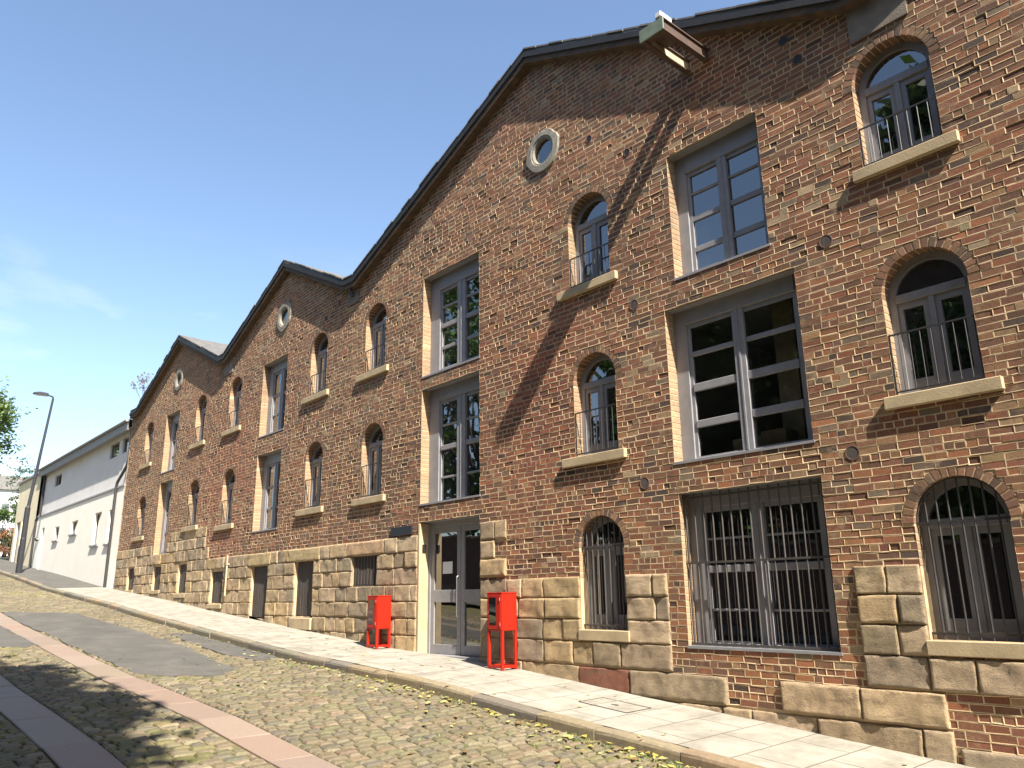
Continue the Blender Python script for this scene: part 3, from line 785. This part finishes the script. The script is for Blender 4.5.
# basement openings
for (nm, x0, x1, z0, z1) in BASE:
    b = MB(); d = .075
    b.box(x0, x1, d+.03, d+.06, z0, z1, 1)
    n = max(5, int((x1-x0)/.11)); w = (x1-x0)/n
    for i in range(n):
        if nm == 'slatted_vent': b.box(x0+w*i+.018, x0+w*i+w-.018, d-.05, d, z0+.03, z1-.03, 0, (1, 1, 1), .006)
        else: b.box(x0+w*i+.004, x0+w*i+w-.004, d-.02+U(-.006, .006), d+.025, z0+.02+U(0, .02), z1-U(0, .015), 0, (1, 1, 1), .006)
    if nm == 'slatted_vent':
        b.box(x0, x1, d-.06, d-.003, z0, z0+.03); b.box(x0, x1, d-.06, d-.003, z1-.03, z1)
    o = b.build(nm, [MT['plank'], MT['black']], WH)
    if nm == 'boarded_window':
        s = MB(); s.box(x0-.06, x1+.06, -.05, .15, z0-.12, z0-.003, 0, (1, 1, 1), .01); s.build('sill', MT['sill'], o)
    elif z0 > -.43 and nm == 'board_door':
        s = MB(); s.box(x0-.06, x1+.06, -.07, .15, z0-.26, z0-.003, 0, (1, 1, 1), .015); s.build('step', MT['sill'], o)

# round windows in the gables
for cx, cz, rr in ROUND:
    b = MB(); n = 28; prof = [(.55, .06), (.56, .0), (.60, -.022), (.68, -.025), (.70, -.036), (.97, -.032), (1.02, .015)]
    vs = []; fs = []
    for i in range(n):
        t = 2*math.pi*i/n; k = 1.03+.10*noise.noise((math.cos(t)*2.2, math.sin(t)*2.2, cx))
        for (q, y) in prof: vs.append((cx+rr*q*(k if q > .9 else 1)*math.cos(t), y, cz+rr*q*(k if q > .9 else 1)*math.sin(t)))
    m = len(prof)
    for i in range(n):
        for k in range(m-1): fs.append((i*m+k, ((i+1) % n)*m+k, ((i+1) % n)*m+k+1, i*m+k+1))
    b.add(vs, fs); o = b.build('round_window', MT['roundel'], WH, smooth=False)
    panes_mesh([[(cx+rr*.63*math.cos(2*math.pi*i/24), cz+rr*.63*math.sin(2*math.pi*i/24)) for i in range(24)]], .05, 'pane', o, MT['glass'])

# iron tie caps and putlog holes
for (x, z_, r_, capd) in ((-7.74, 7.18, .065, 0), (-6.97, 6.57, .065, 0), (-4.27, 6.93, .07, 0), (-4.11, 6.56, .07, 0), (-4.04, 4.01, .085, 1), (-4.04, 1.47, .085, 1), (-7.0, 4.08, .085, 1), (-6.99, 1.47, .085, 1),
                    (-17.4, 3.98, .06, 0), (-16.69, 3.96, .06, 1), (-20.15, 1.48, .06, 1), (-15.9, 6.75, .06, 0), (-16.55, 6.55, .06, 0), (-26.2, 6.75, .06, 0), (-22.2, 1.4, .05, 1)):
    b = MB(); n = 16
    prof = [(1.0, .02), (1.0, -.007), (.86, -.008), (.8, .0)]
    vs = [(x+r_*q*math.cos(2*math.pi*i/n), y, z_+r_*q*math.sin(2*math.pi*i/n)) for i in range(n) for q, y in prof]
    fs = [(i*4+k, ((i+1) % n)*4+k, ((i+1) % n)*4+k+1, i*4+k+1) for i in range(n) for k in range(3)]
    b.add(vs, fs, 0)
    b.add([(x+r_*.8*math.cos(2*math.pi*i/n), -.0048, z_+r_*.8*math.sin(2*math.pi*i/n)) for i in range(n)], [tuple(range(n))], 1)
    b.build('wall_vent', [MT['terracotta'], MT['black'] if not capd else MT['plank']], WH)

# small dark plaque left of the door, thin pipe, rendered patches at the valleys
b = MB(); b.box(-13.36, -12.64, -.035, .0, 1.145, 1.31, 0, (1, 1, 1), .004); pq = b.build('plaque', MT['plaque'], WH)
b = MB(); b.tube([(-21.33, -.075, .1), (-21.33, -.075, 1.15)], .022, 8); b.box(-21.37, -21.29, -.09, 0, .9, .93); b.build('wall_pipe', MT['creampaint'], WH)
for (x0, x1, z0) in ((-15.5, -15.0, 6.52), (-3.43, -2.75, 6.36), (-22.85, -22.2, 6.45)):
    b = MB(); pts = [(x0, z0), (x1, z0+.02), (x1, poly(x1)-SO-.02), (x0, poly(x0)-SO-.02)]; b.prism(pts, -.022, .0); b.build('cement_patch', MT['cement'], WH)
b = MB(); b.tube([(-15.22, -.10, 7.0), (-15.22, -.10, 6.78), (-15.2, -.06, 6.68)], .04, 8); b.build('rainwater_spout', MT['iron'], WH)

# roofs
def roof_slope(p, q):
    b = MB(); s_ = (q[1]-p[1])/(q[0]-p[0]); y0, y1 = -.185, 12
    L = q[0]-p[0]; n = max(1, int(abs(L)/.32))
    b.prism([(p[0], p[1]-.09), (q[0], q[1]-.09), (q[0], q[1]-.03), (p[0], p[1]-.03)], -.165, 12.0, 0)
    ny = 40
    for i in range(n):                                   # verge slates, each a little out of line
        xa, xb = p[0]+L*i/n, p[0]+L*(i+1)/n; dz = U(-.012, .010); dy = U(-.02, .015)
        za, zb = p[1]+s_*(xa-p[0]), p[1]+s_*(xb-p[0])
        b.prism([(xa+.004, za-.03+dz), (xb-.004, zb-.03+dz), (xb-.004, zb+dz), (xa+.004, za+dz)], y0+dy, .35, 0)
        b.prism([(xa+.002, za-.027), (xb-.002, zb-.027), (xb-.002, zb-.006), (xa+.002, za-.006)], .352, 12.0, 0)
    o = b.build('roof', MT['slate'], WH)
    t = MB(); t.prism([(p[0], p[1]-.195), (q[0], q[1]-.195), (q[0], q[1]-.092), (p[0], p[1]-.092)], -.195, -.165, 0)
    t.build('verge_board', MT['verge'], o)
    w = MB(); w.prism([(p[0], p[1]-SO-.005), (q[0], q[1]-SO-.005), (q[0], q[1]-.093), (p[0], p[1]-.093)], -.163, -.009, 0)
    w.build('soffit', MT['brownwood'], o)
for (p, q) in SEGS:
    roof_slope(p, q)
# ridge cappings seen end-on
# hoist beam
b = MB()
yb, ye = .15, -1.02
for xc in (-5.75, -5.42):
    b.box(xc-.012, xc+.012, ye, yb, 7.30, 7.46, 1 if xc < -5.6 else 0);  # cream on the left web stands for sunlight on its inner face
    for (za, zb) in ((7.282, 7.30), (7.46, 7.478)): b.box(xc-.04, xc+.04, ye, yb, za, zb, 0)
b.box(-5.709, -5.461, ye+.02, -.55, 7.40, 7.476, 0); b.box(-5.737, -5.433, ye+.001, ye+.12, 7.302, 7.399, 0)
b.box(-5.785, -5.375, ye-.022, ye, 7.28, 7.48, 2, (1, 1, 1), .004)
b.box(-5.50, -5.40, ye-.03, ye+.22, 7.492, 7.58, 3, (1, 1, 1), .01)
b.build('hoist_beam', [MT['beam'], MT['creampaint'], MT['palegreen'], MT['distant']], WH)
# weed rooted in the gutter of the left gable
b = MB(); lf = MB()
def twig(p, dr_, L, r, depth):
    q = p+dr_*L; b.tube([p, (p+q)/2+Vector((U(-.03, .03), U(-.03, .03), .02)), q], [r, r*.8, r*.55], 5)
    if depth == 0:
        for k in range(5):
            c = q+Vector((U(-.09, .09), U(-.09, .09), U(-.08, .08))); a = Vector((U(-1, 1), U(-1, 1), U(-1, 1))).normalized()*.05; e = a.orthogonal().normalized()*.022
            lf.add([c-a, c+e, c+a, c-e], [(0, 1, 2, 3)], 0, jcol((.30, .24, .22), .3))
        return
    for k in range(3):
        twig(q if k else p+dr_*L*.6, (dr_+Vector((U(-.8, .8), U(-.6, .6), U(-.1, .5)))).normalized(), L*U(.55, .8), r*.55, depth-1)
for k in range(3): twig(Vector((-31.1+.2*k, .1, 7.0+.08*k)), Vector((U(-.6, .0), U(-.2, .2), 1)).normalized(), .62, .012, 2)
wd = thing('roof_weed', 'thin leggy weed growing from the left gable roof edge', 'weed', (-30.4, .25, 7.3))
b.build('stem', MT['bark'], wd); lf.build('leaves', MT['leaf'], wd)

# ------------------------------------------------------------------ red cabinets
def cabinet(x0, y0, z0, H, boxh, label):
    t = thing('red_cabinet', label, 'cabinet', (x0+.17, y0+.16, z0), 'red metal cabinets by the door')
    w, d = .36, .31; x1, y1 = x0+w, y0+d; zt = z0+H; zb = zt-boxh
    b = MB()
    b.box(x0, x1, y0, y1, zb, zt, 0, (1, 1, 1), .008); b.box(x0-.008, x1+.008, y0-.008, y1+.004, zt-.012, zt+.006, 0, (1, 1, 1), .004)
    b.build('cabinet_box', MT['red'], t)
    b = MB(); e = .012
    b.box(x0+.03, x1-.02, y0-.014, y0-.001, zb+.03, zt-.03, 0, (1, 1, 1), .004); dr = b.build('cabinet_door', MT['red'], t)
    b = MB(); b.box(x0+.075, x0+.235, y0-.017, y0-.0145, zb+.09, zt-.07); b.build('door_glass', MT['glass'], dr)
    for zz in (zb+.1, zt-.1):
        b = MB(); b.tube([(x1-.025, y0-.022, zz-.025), (x1-.025, y0-.022, zz+.025)], .007, 8); b.build('hinge', MT['steel'], dr)
    b = MB(); b.tube([(x0+.05, y0-.028, (zb+zt)/2-.01), (x0+.05, y0-.012, (zb+zt)/2-.01)], .009, 8); b.build('lock', MT['steel'], dr)
    for (lx, ly) in ((x0, y0), (x1-.045, y0), (x0, y1-.045), (x1-.045, y1-.045)):
        b = MB(); b.box(lx, lx+.045, ly, ly+.045, gp(lx, ly)+.0, zb-.001, 0, (1, 1, 1), .004); b.build('leg', MT['red'], t)
    b = MB(); zz = z0+.02
    b.box(x0+.046, x1-.046, y0, y0+.04, zz, zz+.04); b.box(x0+.046, x1-.046, y1-.04, y1, zz, zz+.04)
    b.box(x0, x0+.04, y0+.046, y1-.046, zz, zz+.04); b.box(x1-.04, x1, y0+.046, y1-.046, zz, zz+.04)
    b.build('base_rail', MT['red'], t)
cabinet(-10.0, -.36, gp(-9.82, -.2), 1.13, .57, 'taller red metal cabinet on four legs, right of the entrance door')
cabinet(-13.6, -.36, gp(-13.42, -.2)+.0, .94, .60, 'shorter red metal cabinet on four legs, left of the entrance door')

# ------------------------------------------------------------------ white building up the hill
WB = thing('rendered_building', 'white rendered two-storey building with grey eaves beside the warehouse', 'building', (-39.5, 3, g(-39.5)))
b = MB()
def wall_open(b, x0, x1, z0f, z1, y, ops, m=0, back=.14):
    """wall plane with rectangular openings; ops = (xa, xb, za, zb)"""
    xs = sorted({x0, x1, *[o[0] for o in ops], *[o[1] for o in ops]})
    for xa, xb in zip(xs, xs[1:]):
        cur = None
        os_ = sorted([o for o in ops if o[0] <= xa+1e-6 and o[1] >= xb-1e-6], key=lambda o: o[2])
        za, zb = z0f(xa), z0f(xb)
        for o in os_:
            b.add([(xa, y, za), (xb, y, zb), (xb, y, o[2]), (xa, y, o[2])], [(0, 1, 2, 3)], m); za = zb = o[3]
        b.add([(xa, y, za), (xb, y, zb), (xb, y, z1), (xa, y, z1)], [(0, 1, 2, 3)], m)
    for (xa, xb, za, zb) in ops:
        L = [(xa, za), (xa, zb), (xb, zb), (xb, za)]
        b.add([(x, y, z_) for x, z_ in L]+[(x, y+back, z_) for x, z_ in L], [(i, (i+1) % 4, (i+1) % 4+4, i+4) for i in range(4)], m)
LOW = [(-45.65, -45.05, g(-45.3)-.05, 3.58), (-42.75, -41.9, 2.80, 3.42), (-39.6, -38.5, 2.88, 3.44), (-35.8, -34.8, 2.2, 3.48), (-33.75, -33.15, 2.15, 3.44)]
UPP = [(-45.0, -43.6, 5.56, 6.14), (-35.3, -34.0, 5.64, 6.28), (-33.55, -32.75, 5.64, 6.28)]
fb = lambda x: g(x)-.3
wall_open(b, -47.2, -31.97, fb, 4.18, 0, LOW)
wall_open(b, -47.2, -31.97, lambda x: 4.18, 6.42, .16, UPP, 1)
b.add([(-47.2, 0, 4.18), (-31.97, 0, 4.18), (-31.97, .16, 4.18), (-47.2, .16, 4.18)], [(0, 1, 2, 3)], 0)
b.add([(-47.2, 0, fb(-47.2)), (-47.2, 9, fb(-47.2)), (-47.2, 9, 6.4), (-47.2, .16, 6.4), (-47.2, .16, 4.18), (-47.2, 0, 4.18)], [(0, 1, 2, 3, 4, 5)], 0)
b.add([(-47.2, 9, 0), (-31.97, 9, 0), (-31.97, 9, 6.4), (-47.2, 9, 6.4)], [(0, 1, 2, 3)], 0)
b.build('wall', [MT['render'], MT['upper']], WB)
b = MB(); b.box(-47.3, -32.0, -.035, .158, 4.181, 4.27, 0, (1, 1, 1), .01); b.build('string_course', MT['greyband'], WB)
b = MB(); b.prism([(-47.45, 6.40), (-31.98, 6.40), (-31.98, 6.44), (-47.45, 6.44)], -.12, .5, 0); b.box(-47.45, -31.98, -.14, -.10, 6.34, 6.74, 0)
b.add([(-47.45, -.12, 6.75), (-31.98, -.12, 6.75), (-31.98, 9.2, 7.1), (-47.45, 9.2, 7.1)], [(0, 1, 2, 3)], 0)
ro = b.build('roof', MT['greyband'], WB)
b = MB(); b.tube([(-47.45, -.19, 6.70), (-31.98, -.19, 6.70)], .055, 8); b.build('gutter', MT['greyband'], ro)
for (xa, xb, za, zb) in LOW[1:]+UPP:
    y = .12 if za < 5 else .25
    b = MB(); w = .055
    b.box(xa, xa+w, y-.03, y+.03, za, zb); b.box(xb-w, xb, y-.03, y+.03, za, zb); b.box(xa+w, xb-w, y-.03, y+.03, za, za+w); b.box(xa+w, xb-w, y-.03, y+.03, zb-w, zb)
    o = b.build('window', MT['greyband'] if za > 5 else MT['frame'], WB)
    panes_mesh([[(xa+w, za+w), (xb-w, za+w), (xb-w, zb-w), (xa+w, zb-w)]], y, 'pane', o, MT['glass'])
    if za < 5:
        s = MB(); s.box(xa-.08, xb+.08, -.07, .09, za-.09, za-.003, 0, (1, 1, 1), .008); s.build('sill', MT['greyband'], o)
xa, xb, za, zb = LOW[0]
b = MB(); b.box(xa, xb, .09, .13, za, zb, 0, (1, 1, 1), .004); b.box(xa+.1, xb-.1, .078, .0895, zb-.9, zb-.12, 0, (1, 1, 1), .003); o = b.build('side_door', MT['distant'], WB)
b = MB(); b.tube([(xb-.08, .05, za+1.0), (xb-.08, .05, za+1.12)], .012, 6); b.build('handle', MT['steel'], o)
b = MB(); b.tube([(-32.95, -.05, g(-33)-.05), (-32.95, -.05, 4.25), (-32.9, -.04, 4.42), (-32.3, .05, 4.95), (-32.15, .08, 5.2), (-32.15, .08, 6.4)], .055, 8); b.build('downpipe', MT['iron'], WB)
b = MB(); b.tube([(-47.05, -.06, g(-47)-.05), (-47.05, -.06, 4.1), (-47.05, .08, 4.4), (-47.05, .08, 6.65)], .06, 8); b.build('downpipe', MT['iron'], WB)
b = MB(); b.tube([(-46.1, -.02, 3.05), (-46.1, -.16, 3.05)], [.09, .07], 8); b.build('wall_lamp', MT['lampgrey'], WB)
# cream building beyond
CB = thing('cream_building', 'cream rendered building uphill of the white one, behind the lamp post', 'building', (-50.2, 3, g(-50)))
b = MB(); ops = [(-52.4, -51.3, g(-51.8)-.1, 4.35), (-50.9, -49.9, 3.0, 4.4)]
wall_open(b, -53.0, -47.4, fb, 6.55, -.03, ops)
b.add([(-53, -.03, 1.5), (-53, 8, 1.5), (-53, 8, 6.55), (-53, -.03, 6.55)], [(0, 1, 2, 3)], 0); b.add([(-53, 8, 1), (-47.4, 8, 1), (-47.4, 8, 6.55), (-53, 8, 6.55)], [(0, 1, 2, 3)])
b.build('wall', MT['cream'], CB)
b = MB(); b.box(-53.15, -47.46, -.14, 8, 6.551, 6.68, 0, (1, 1, 1), .01); b.build('roof', MT['greyband'], CB)
b = MB(); b.box(-52.4, -51.3, .07, .1, g(-51.8)-.1, 4.35); b.box(-51.87, -51.83, .055, .0695, g(-51.8), 4.3); b.build('double_door', MT['greyband'], CB)
b = MB(); b.box(-50.9, -49.9, .09, .12, 3.0, 4.4); o = b.build('window', MT['distant'], CB)
panes_mesh([[(-50.84, 3.06), (-49.96, 3.06), (-49.96, 4.34), (-50.84, 4.34)]], .086, 'pane', o, MT['glass'])
# pale roof block behind
BB = thing('grey_building', 'pale grey flat-roofed block rising behind the white building', 'building', (-62, 6, g(-62)))
b = MB(); b.box(-66, -58.5, 3.4, 9, 2.5, 8.9); b.build('wall', MT['distant'], BB)
b = MB(); b.box(-66.2, -58.3, 3.2, 9.2, 8.901, 9.1); b.build('roof', MT['greyband'], BB)
b = MB(); b.box(-58.499, -58.47, 5, 6.4, 6.6, 8.0); b.build('window', MT['glass'], BB)
# distant white house
DH = thing('white_house', 'distant white house with a dark slate roof at the far left', 'house', (-112, 7, g(-112)))
b = MB(); b.box(-118, -107, 2, 10.4, g(-107)-.5, 12.6); b.build('wall', MT['distant'], DH)
b = MB(); b.prism([(-118.5, 12.6), (-106.7, 12.6), (-108.5, 14.4), (-116.5, 14.4)], 1.6, 10.8); rf = b.build('roof', MT['slate'], DH)
b = MB(); b.box(-114, -113, 4, 5, 14.41, 15.4); b.build('chimney', MT['oldbrick'], rf)
for yy in (3.4, 5.4, 7.4, 8.7):
    for zz in (10.3, 7.6):
        b = MB(); b.box(-107.0, -106.95, yy-.4, yy+.4, zz-.7, zz+.7); o = b.build('window', MT['frame'], DH)
        b = MB(); b.box(-106.949, -106.94, yy-.33, yy+.33, zz-.63, zz+.63); b.build('pane', MT['glass'], o)

# ------------------------------------------------------------------ lamp post
LP = thing('street_lamp', 'tall dark grey street lamp on the footway by the white building', 'street lamp', (-42.1, -1.35, gp(-42.1, -1.35)))
z0 = gp(-42.1, -1.35); x, y = -42.1, -1.35
b = MB(); b.tube([(x, y, z0-.05), (x, y, z0+1.5), (x, y, z0+1.55), (x, y+.0, z0+2.9)], [.13, .13, .12, .115], 14); b.tube([(x, y, z0+2.9), (x, y+.02, z0+3.0), (x, y+.40, 9.40)], [.115, .075, .05], 12); b.tube([(x, y+.40, 9.40), (x, y+.38, 9.5), (x, y+.15, 9.56)], [.045, .04, .035], 10)
b.build('pole', MT['lampgrey'], LP)
b = MB(); pts = [(y+.2, 9.52), (y+.15, 9.63), (y-.2, 9.65), (y-.45, 9.59), (y-.46, 9.55), (y-.2, 9.51)]
n = len(pts); b.add([(x-.14, p, q) for p, q in pts]+[(x+.14, p, q) for p, q in pts], [tuple(range(n)), tuple(range(2*n-1, n-1, -1))]+[(i, i+n, (i+1) % n+n, (i+1) % n) for i in range(n)])
hd = b.build('lamp_head', MT['lampgrey'], LP)
b = MB(); b.box(x-.1, x+.1, y-.4, y+.1, 9.488, 9.505); b.build('lens', MT['distant'], hd)
b = MB(); b.box(x-.05, x+.05, y-.135, y-.131, z0+.5, z0+1.1); b.build('access_door', MT['lampgrey'], LP)

# ------------------------------------------------------------------ trees
def tree(name, label, cat, base, trunk_h, cen, rad, nclump, nleaf, ls, cols, group=None, gap=.0, sparse=False):
    t = thing(name, label, cat, base, group); b = MB(); lf = MB(); B = Vector(base); cen = Vector(cen); rad = Vector(rad)
    fork = Vector((B.x+(cen.x-B.x)*.35, B.y+(cen.y-B.y)*.35, B.z+trunk_h)); r0 = .05+.022*(cen.z+rad.z-B.z)
    b.tube([B-Vector((0, 0, .3)), B+(fork-B)*.1, B+(fork-B)*.55+Vector((U(-.15, .15), U(-.15, .15), 0)), fork], [r0*1.3, r0, r0*.85, r0*.75], 12)
    for i in range(nclump):
        while True:
            d = Vector((U(-1, 1), U(-1, 1), U(-1, 1)))
            if .25 < d.length < 1: break
        if not sparse: d = d.normalized()*(d.length**.45)
        c = cen+Vector((d.x*rad.x, d.y*rad.y, d.z*rad.z))
        if i % 2 == 0:
            mid = fork.lerp(c, .5)+Vector((U(-.3, .3), U(-.3, .3), U(-.2, .4)))
            b.tube([fork, mid, c], [r0*.35, r0*.18, .015], 6)
        cs = U(.16, .34)*min(rad); base_c = random.choice(cols)
        for k in range(nleaf):
            q = Vector((random.gauss(0, 1), random.gauss(0, 1), random.gauss(0, .75)))*cs*.55
            p = c+q; a = Vector((U(-1, 1), U(-1, 1), U(-.8, .5))).normalized()*ls*U(.6, 1.2); e = a.cross(Vector((U(-1, 1), U(-1, 1), U(-1, 1)))).normalized()*ls*.42
            lf.add([p-a, p+e, p+a, p-e], [(0, 1, 2, 3)], 0, jcol(base_c, .3, .1))
    b.build('trunk', MT['bark'], t, smooth=True); lf.build('crown', MT['leaf'], t)
    return t
G1 = [(.07, .13, .025), (.055, .105, .02), (.095, .16, .03), (.045, .085, .02)]
G2 = [(.10, .16, .035), (.13, .19, .05), (.075, .12, .03)]
# its crown hangs over the roadway and throws the shadow at the lower left
tree('broadleaf_tree', 'broad leafy tree over the near kerb, shading the road at lower left', 'tree', (-1.0, -13.0, g(-1)-.2), 6.5, (-.9, -12.15, 10.6), (7.2, 3.8, 2.6), 460, 170, .27, G1, 'street trees across the road')
tree('broadleaf_tree', 'leafy tree added out of view downhill of the camera to shade the road', 'tree', (9.5, -13.0, g(9)-.2), 6.0, (9.5, -11.6, 10.0), (6.0, 3.6, 2.4), 150, 120, .20, G1, 'street trees across the road')  # added out of view to shade the road and cut bounce light
tree('broadleaf_tree', 'leafy tree added out of view lowest down the hill to shade the road', 'tree', (21, -13.0, g(21)-.2), 6.0, (21, -11.6, 9.0), (6.0, 3.6, 2.6), 120, 110, .22, G1, 'street trees across the road')  # another unseen tree put in for road shade further downhill
tree('broadleaf_tree', 'green leafy tree at the left edge up the street', 'tree', (-62, -4.4, g(-62)-.3), 4.0, (-62, -3.1, 11.2), (3.2, 3.6, 3.4), 120, 80, .17, G2, 'street trees across the road')
for i, (tx, ty, h, r_) in enumerate(((-7, -15, 10.0, 3.2), (-13, -15.5, 11.6, 3.4), (-18.5, -16.5, 12.3, 3.4), (-25, -17, 14.5, 3.8), (-31, -16.5, 18.0, 4.6), (-38, -17, 19.5, 4.8), (-46, -17, 18.5, 4.6), (3, -14.5, 9.5, 3.4))):
    zg = g(tx)
    lab = ['broad tree across the street reflected low in the barred windows', 'dark tree across the street left of the nearest one', 'round-topped tree across the street reflected in the upper window', 'mid-height tree across the street before the tallest ones',
           'tall green tree across the street reflected in the window above the door', 'tallest tree across the street near the cream building', 'tall tree furthest up the street on the opposite side', 'low tree across the street near the downhill end'][i]
    tree('broadleaf_tree', lab, 'tree', (tx, ty, zg-.2), h*.22, (tx, ty, zg+h*.55), (r_, r_*.8, h*.45), 60, 60, .30, G1, 'street trees across the road')
tree('conifer_tree', 'thin sparse tree behind the pale buildings at far left', 'tree', (-76, 3.9, g(-76)), 3.0, (-76, 4.0, 9.2), (1.3, 1.5, 2.6), 34, 26, .14, [(.10, .14, .08), (.08, .12, .06)], None, 0, True)
tree('garden_shrub', 'bright green shrub beyond the cream building', 'shrub', (-70, 2.3, g(-70)), .6, (-70, 2.4, 5.4), (1.2, 1.3, 1.7), 45, 50, .12, [(.11, .17, .03), (.08, .14, .03)])
tree('copper_shrub', 'rusty orange shrub low beside the far footway', 'shrub', (-60, 1.0, g(-60)), .3, (-60, 1.0, g(-60)+.9), (.9, .9, .8), 30, 45, .08, [(.30, .12, .05), (.24, .10, .05), (.17, .14, .05)])
# unseen boundary wall added across the street to darken the door glass reflections
b = MB(); x = -75
while x < 14:
    b.box(x, x+1.98, -13.35, -12.95, g(x+1)-1.2, g(x+1)+2.3, 0); b.box(x-.03, x+2.01, -13.42, -12.88, g(x+1)+2.301, g(x+1)+2.42, 1, (1, 1, 1), .02); x += 2
tag(b.build('added_boundary_wall', [MT['oldbrick'], MT['cement']]), 'stepped brick boundary wall added unseen along the far side of the street to darken reflections', 'wall')
# brick terrace across the street, unseen, raised to cut sky light; glass reflects it
OB = thing('sky_blocking_terrace', 'unseen dark brick terrace with chimneys across the street, raised to block sky light', 'building', (8, -23, g(8)))
b = MB(); b.box(-24, 30, -28, -18, -5, 10.8); b.build('wall', MT['oldbrick'], OB)
b = MB(); b.add([(-24.3, -17.6, 10.8), (30.3, -17.6, 10.8), (30.3, -23, 14.0), (-24.3, -23, 14.0), (30.3, -28.4, 10.8), (-24.3, -28.4, 10.8)], [(0, 1, 2, 3), (3, 2, 4, 5), (0, 3, 5), (1, 4, 2), (0, 5, 4, 1)]); rf = b.build('roof', MT['slate'], OB)
for xx in (-10, -2, 8, 18):
    b = MB(); b.box(xx, xx+1.6, -23.4, -22.6, 13.4, 15.0); b.build('chimney', MT['oldbrick'], rf)
for i in range(12):
    for zz in (1.0, 4.4, 7.8):
        xx = -21+4.2*i
        b = MB(); b.box(xx, xx+1.1, -17.999, -17.93, zz, zz+1.9); o = b.build('window', MT['frame'], OB)
        panes_mesh([[(xx+.06, zz+.06), (xx+1.04, zz+.06), (xx+1.04, zz+1.84), (xx+.06, zz+1.84)]], -17.925, 'pane', o, MT['glass'])

# ------------------------------------------------------------------ light, sky, camera
L = Vector((-4.6, 1.08, -5.0)).normalized()
sun = bpy.data.lights.new('sun', 'SUN'); sun.energy = 5.0; sun.angle = R(.5); sun.color = (1.0, .93, .82)
so = bpy.data.objects.new('sun', sun); C.objects.link(so); so.rotation_euler = L.to_track_quat('-Z', 'Y').to_euler(); so.location = (20, -10, 30)
w = bpy.data.worlds.new('World'); bpy.context.scene.world = w; w.use_nodes = True
nt = w.node_tree; nt.nodes.clear()
sky = nt.nodes.new('ShaderNodeTexSky'); sky.sky_type = 'NISHITA'; sky.sun_disc = False
sky.sun_elevation = math.asin(-L.z); sky.sun_rotation = math.atan2(-L.x, -L.y); sky.air_density = 1.0; sky.dust_density = .9; sky.ozone_density = 1.2
bg = nt.nodes.new('ShaderNodeBackground'); bg.inputs[1].default_value = .094
out = nt.nodes.new('ShaderNodeOutputWorld')
tc = nt.nodes.new('ShaderNodeTexCoord'); mp = nt.nodes.new('ShaderNodeMapping'); mp.inputs['Scale'].default_value = (1.2, 1.2, 3.2)
nt.links.new(tc.outputs['Generated'], mp.inputs[0])
cn = noi(nt, mp.outputs[0], 2.6, 7, .62, .5)
cf = ramp(nt, cn, [(.48, (0, 0, 0)), (.70, (.75,)*3)])
sz = nt.nodes.new('ShaderNodeSeparateXYZ'); nt.links.new(tc.outputs['Generated'], sz.inputs[0])
low = ramp(nt, sz.outputs['Z'], [(.16, (1, 1, 1)), (.42, (0, 0, 0))])
cf = mixc(nt, 1.0, cf, low, 'MULTIPLY')
cc = mixc(nt, cf, sky.outputs[0], (5.2, 5.4, 5.6))
nt.links.new(cc, bg.inputs[0]); nt.links.new(bg.outputs[0], out.inputs[0])

cam = bpy.data.cameras.new('camera'); co = bpy.data.objects.new('camera', cam); C.objects.link(co)
f, pi_, ya, ro_ = 790.2, .261626, -.85314, -.014197
cy, sy, cp, sp = math.cos(ya), math.sin(ya), math.cos(pi_), math.sin(pi_)
fw = Vector((sy*cp, cy*cp, sp)); r = Vector((cy, -sy, 0)); u = r.cross(fw)
r2 = math.cos(ro_)*r+math.sin(ro_)*u; u2 = -math.sin(ro_)*r+math.cos(ro_)*u
M4 = Matrix(((r2.x, u2.x, -fw.x, 0), (r2.y, u2.y, -fw.y, -8.5), (r2.z, u2.z, -fw.z, 0), (0, 0, 0, 1)))
co.matrix_world = M4
cam.sensor_width = 36; cam.lens = f/1024*36; cam.clip_end = 2000; cam.clip_start = .05
S = bpy.context.scene; S.camera = co
S.render.resolution_x, S.render.resolution_y = 1024, 768
S.view_settings.view_transform = 'Standard'; S.view_settings.look = 'None'; S.view_settings.gamma = 1; S.view_settings.exposure = 1.55
S.render.engine = 'CYCLES'; S.cycles.max_bounces = 6
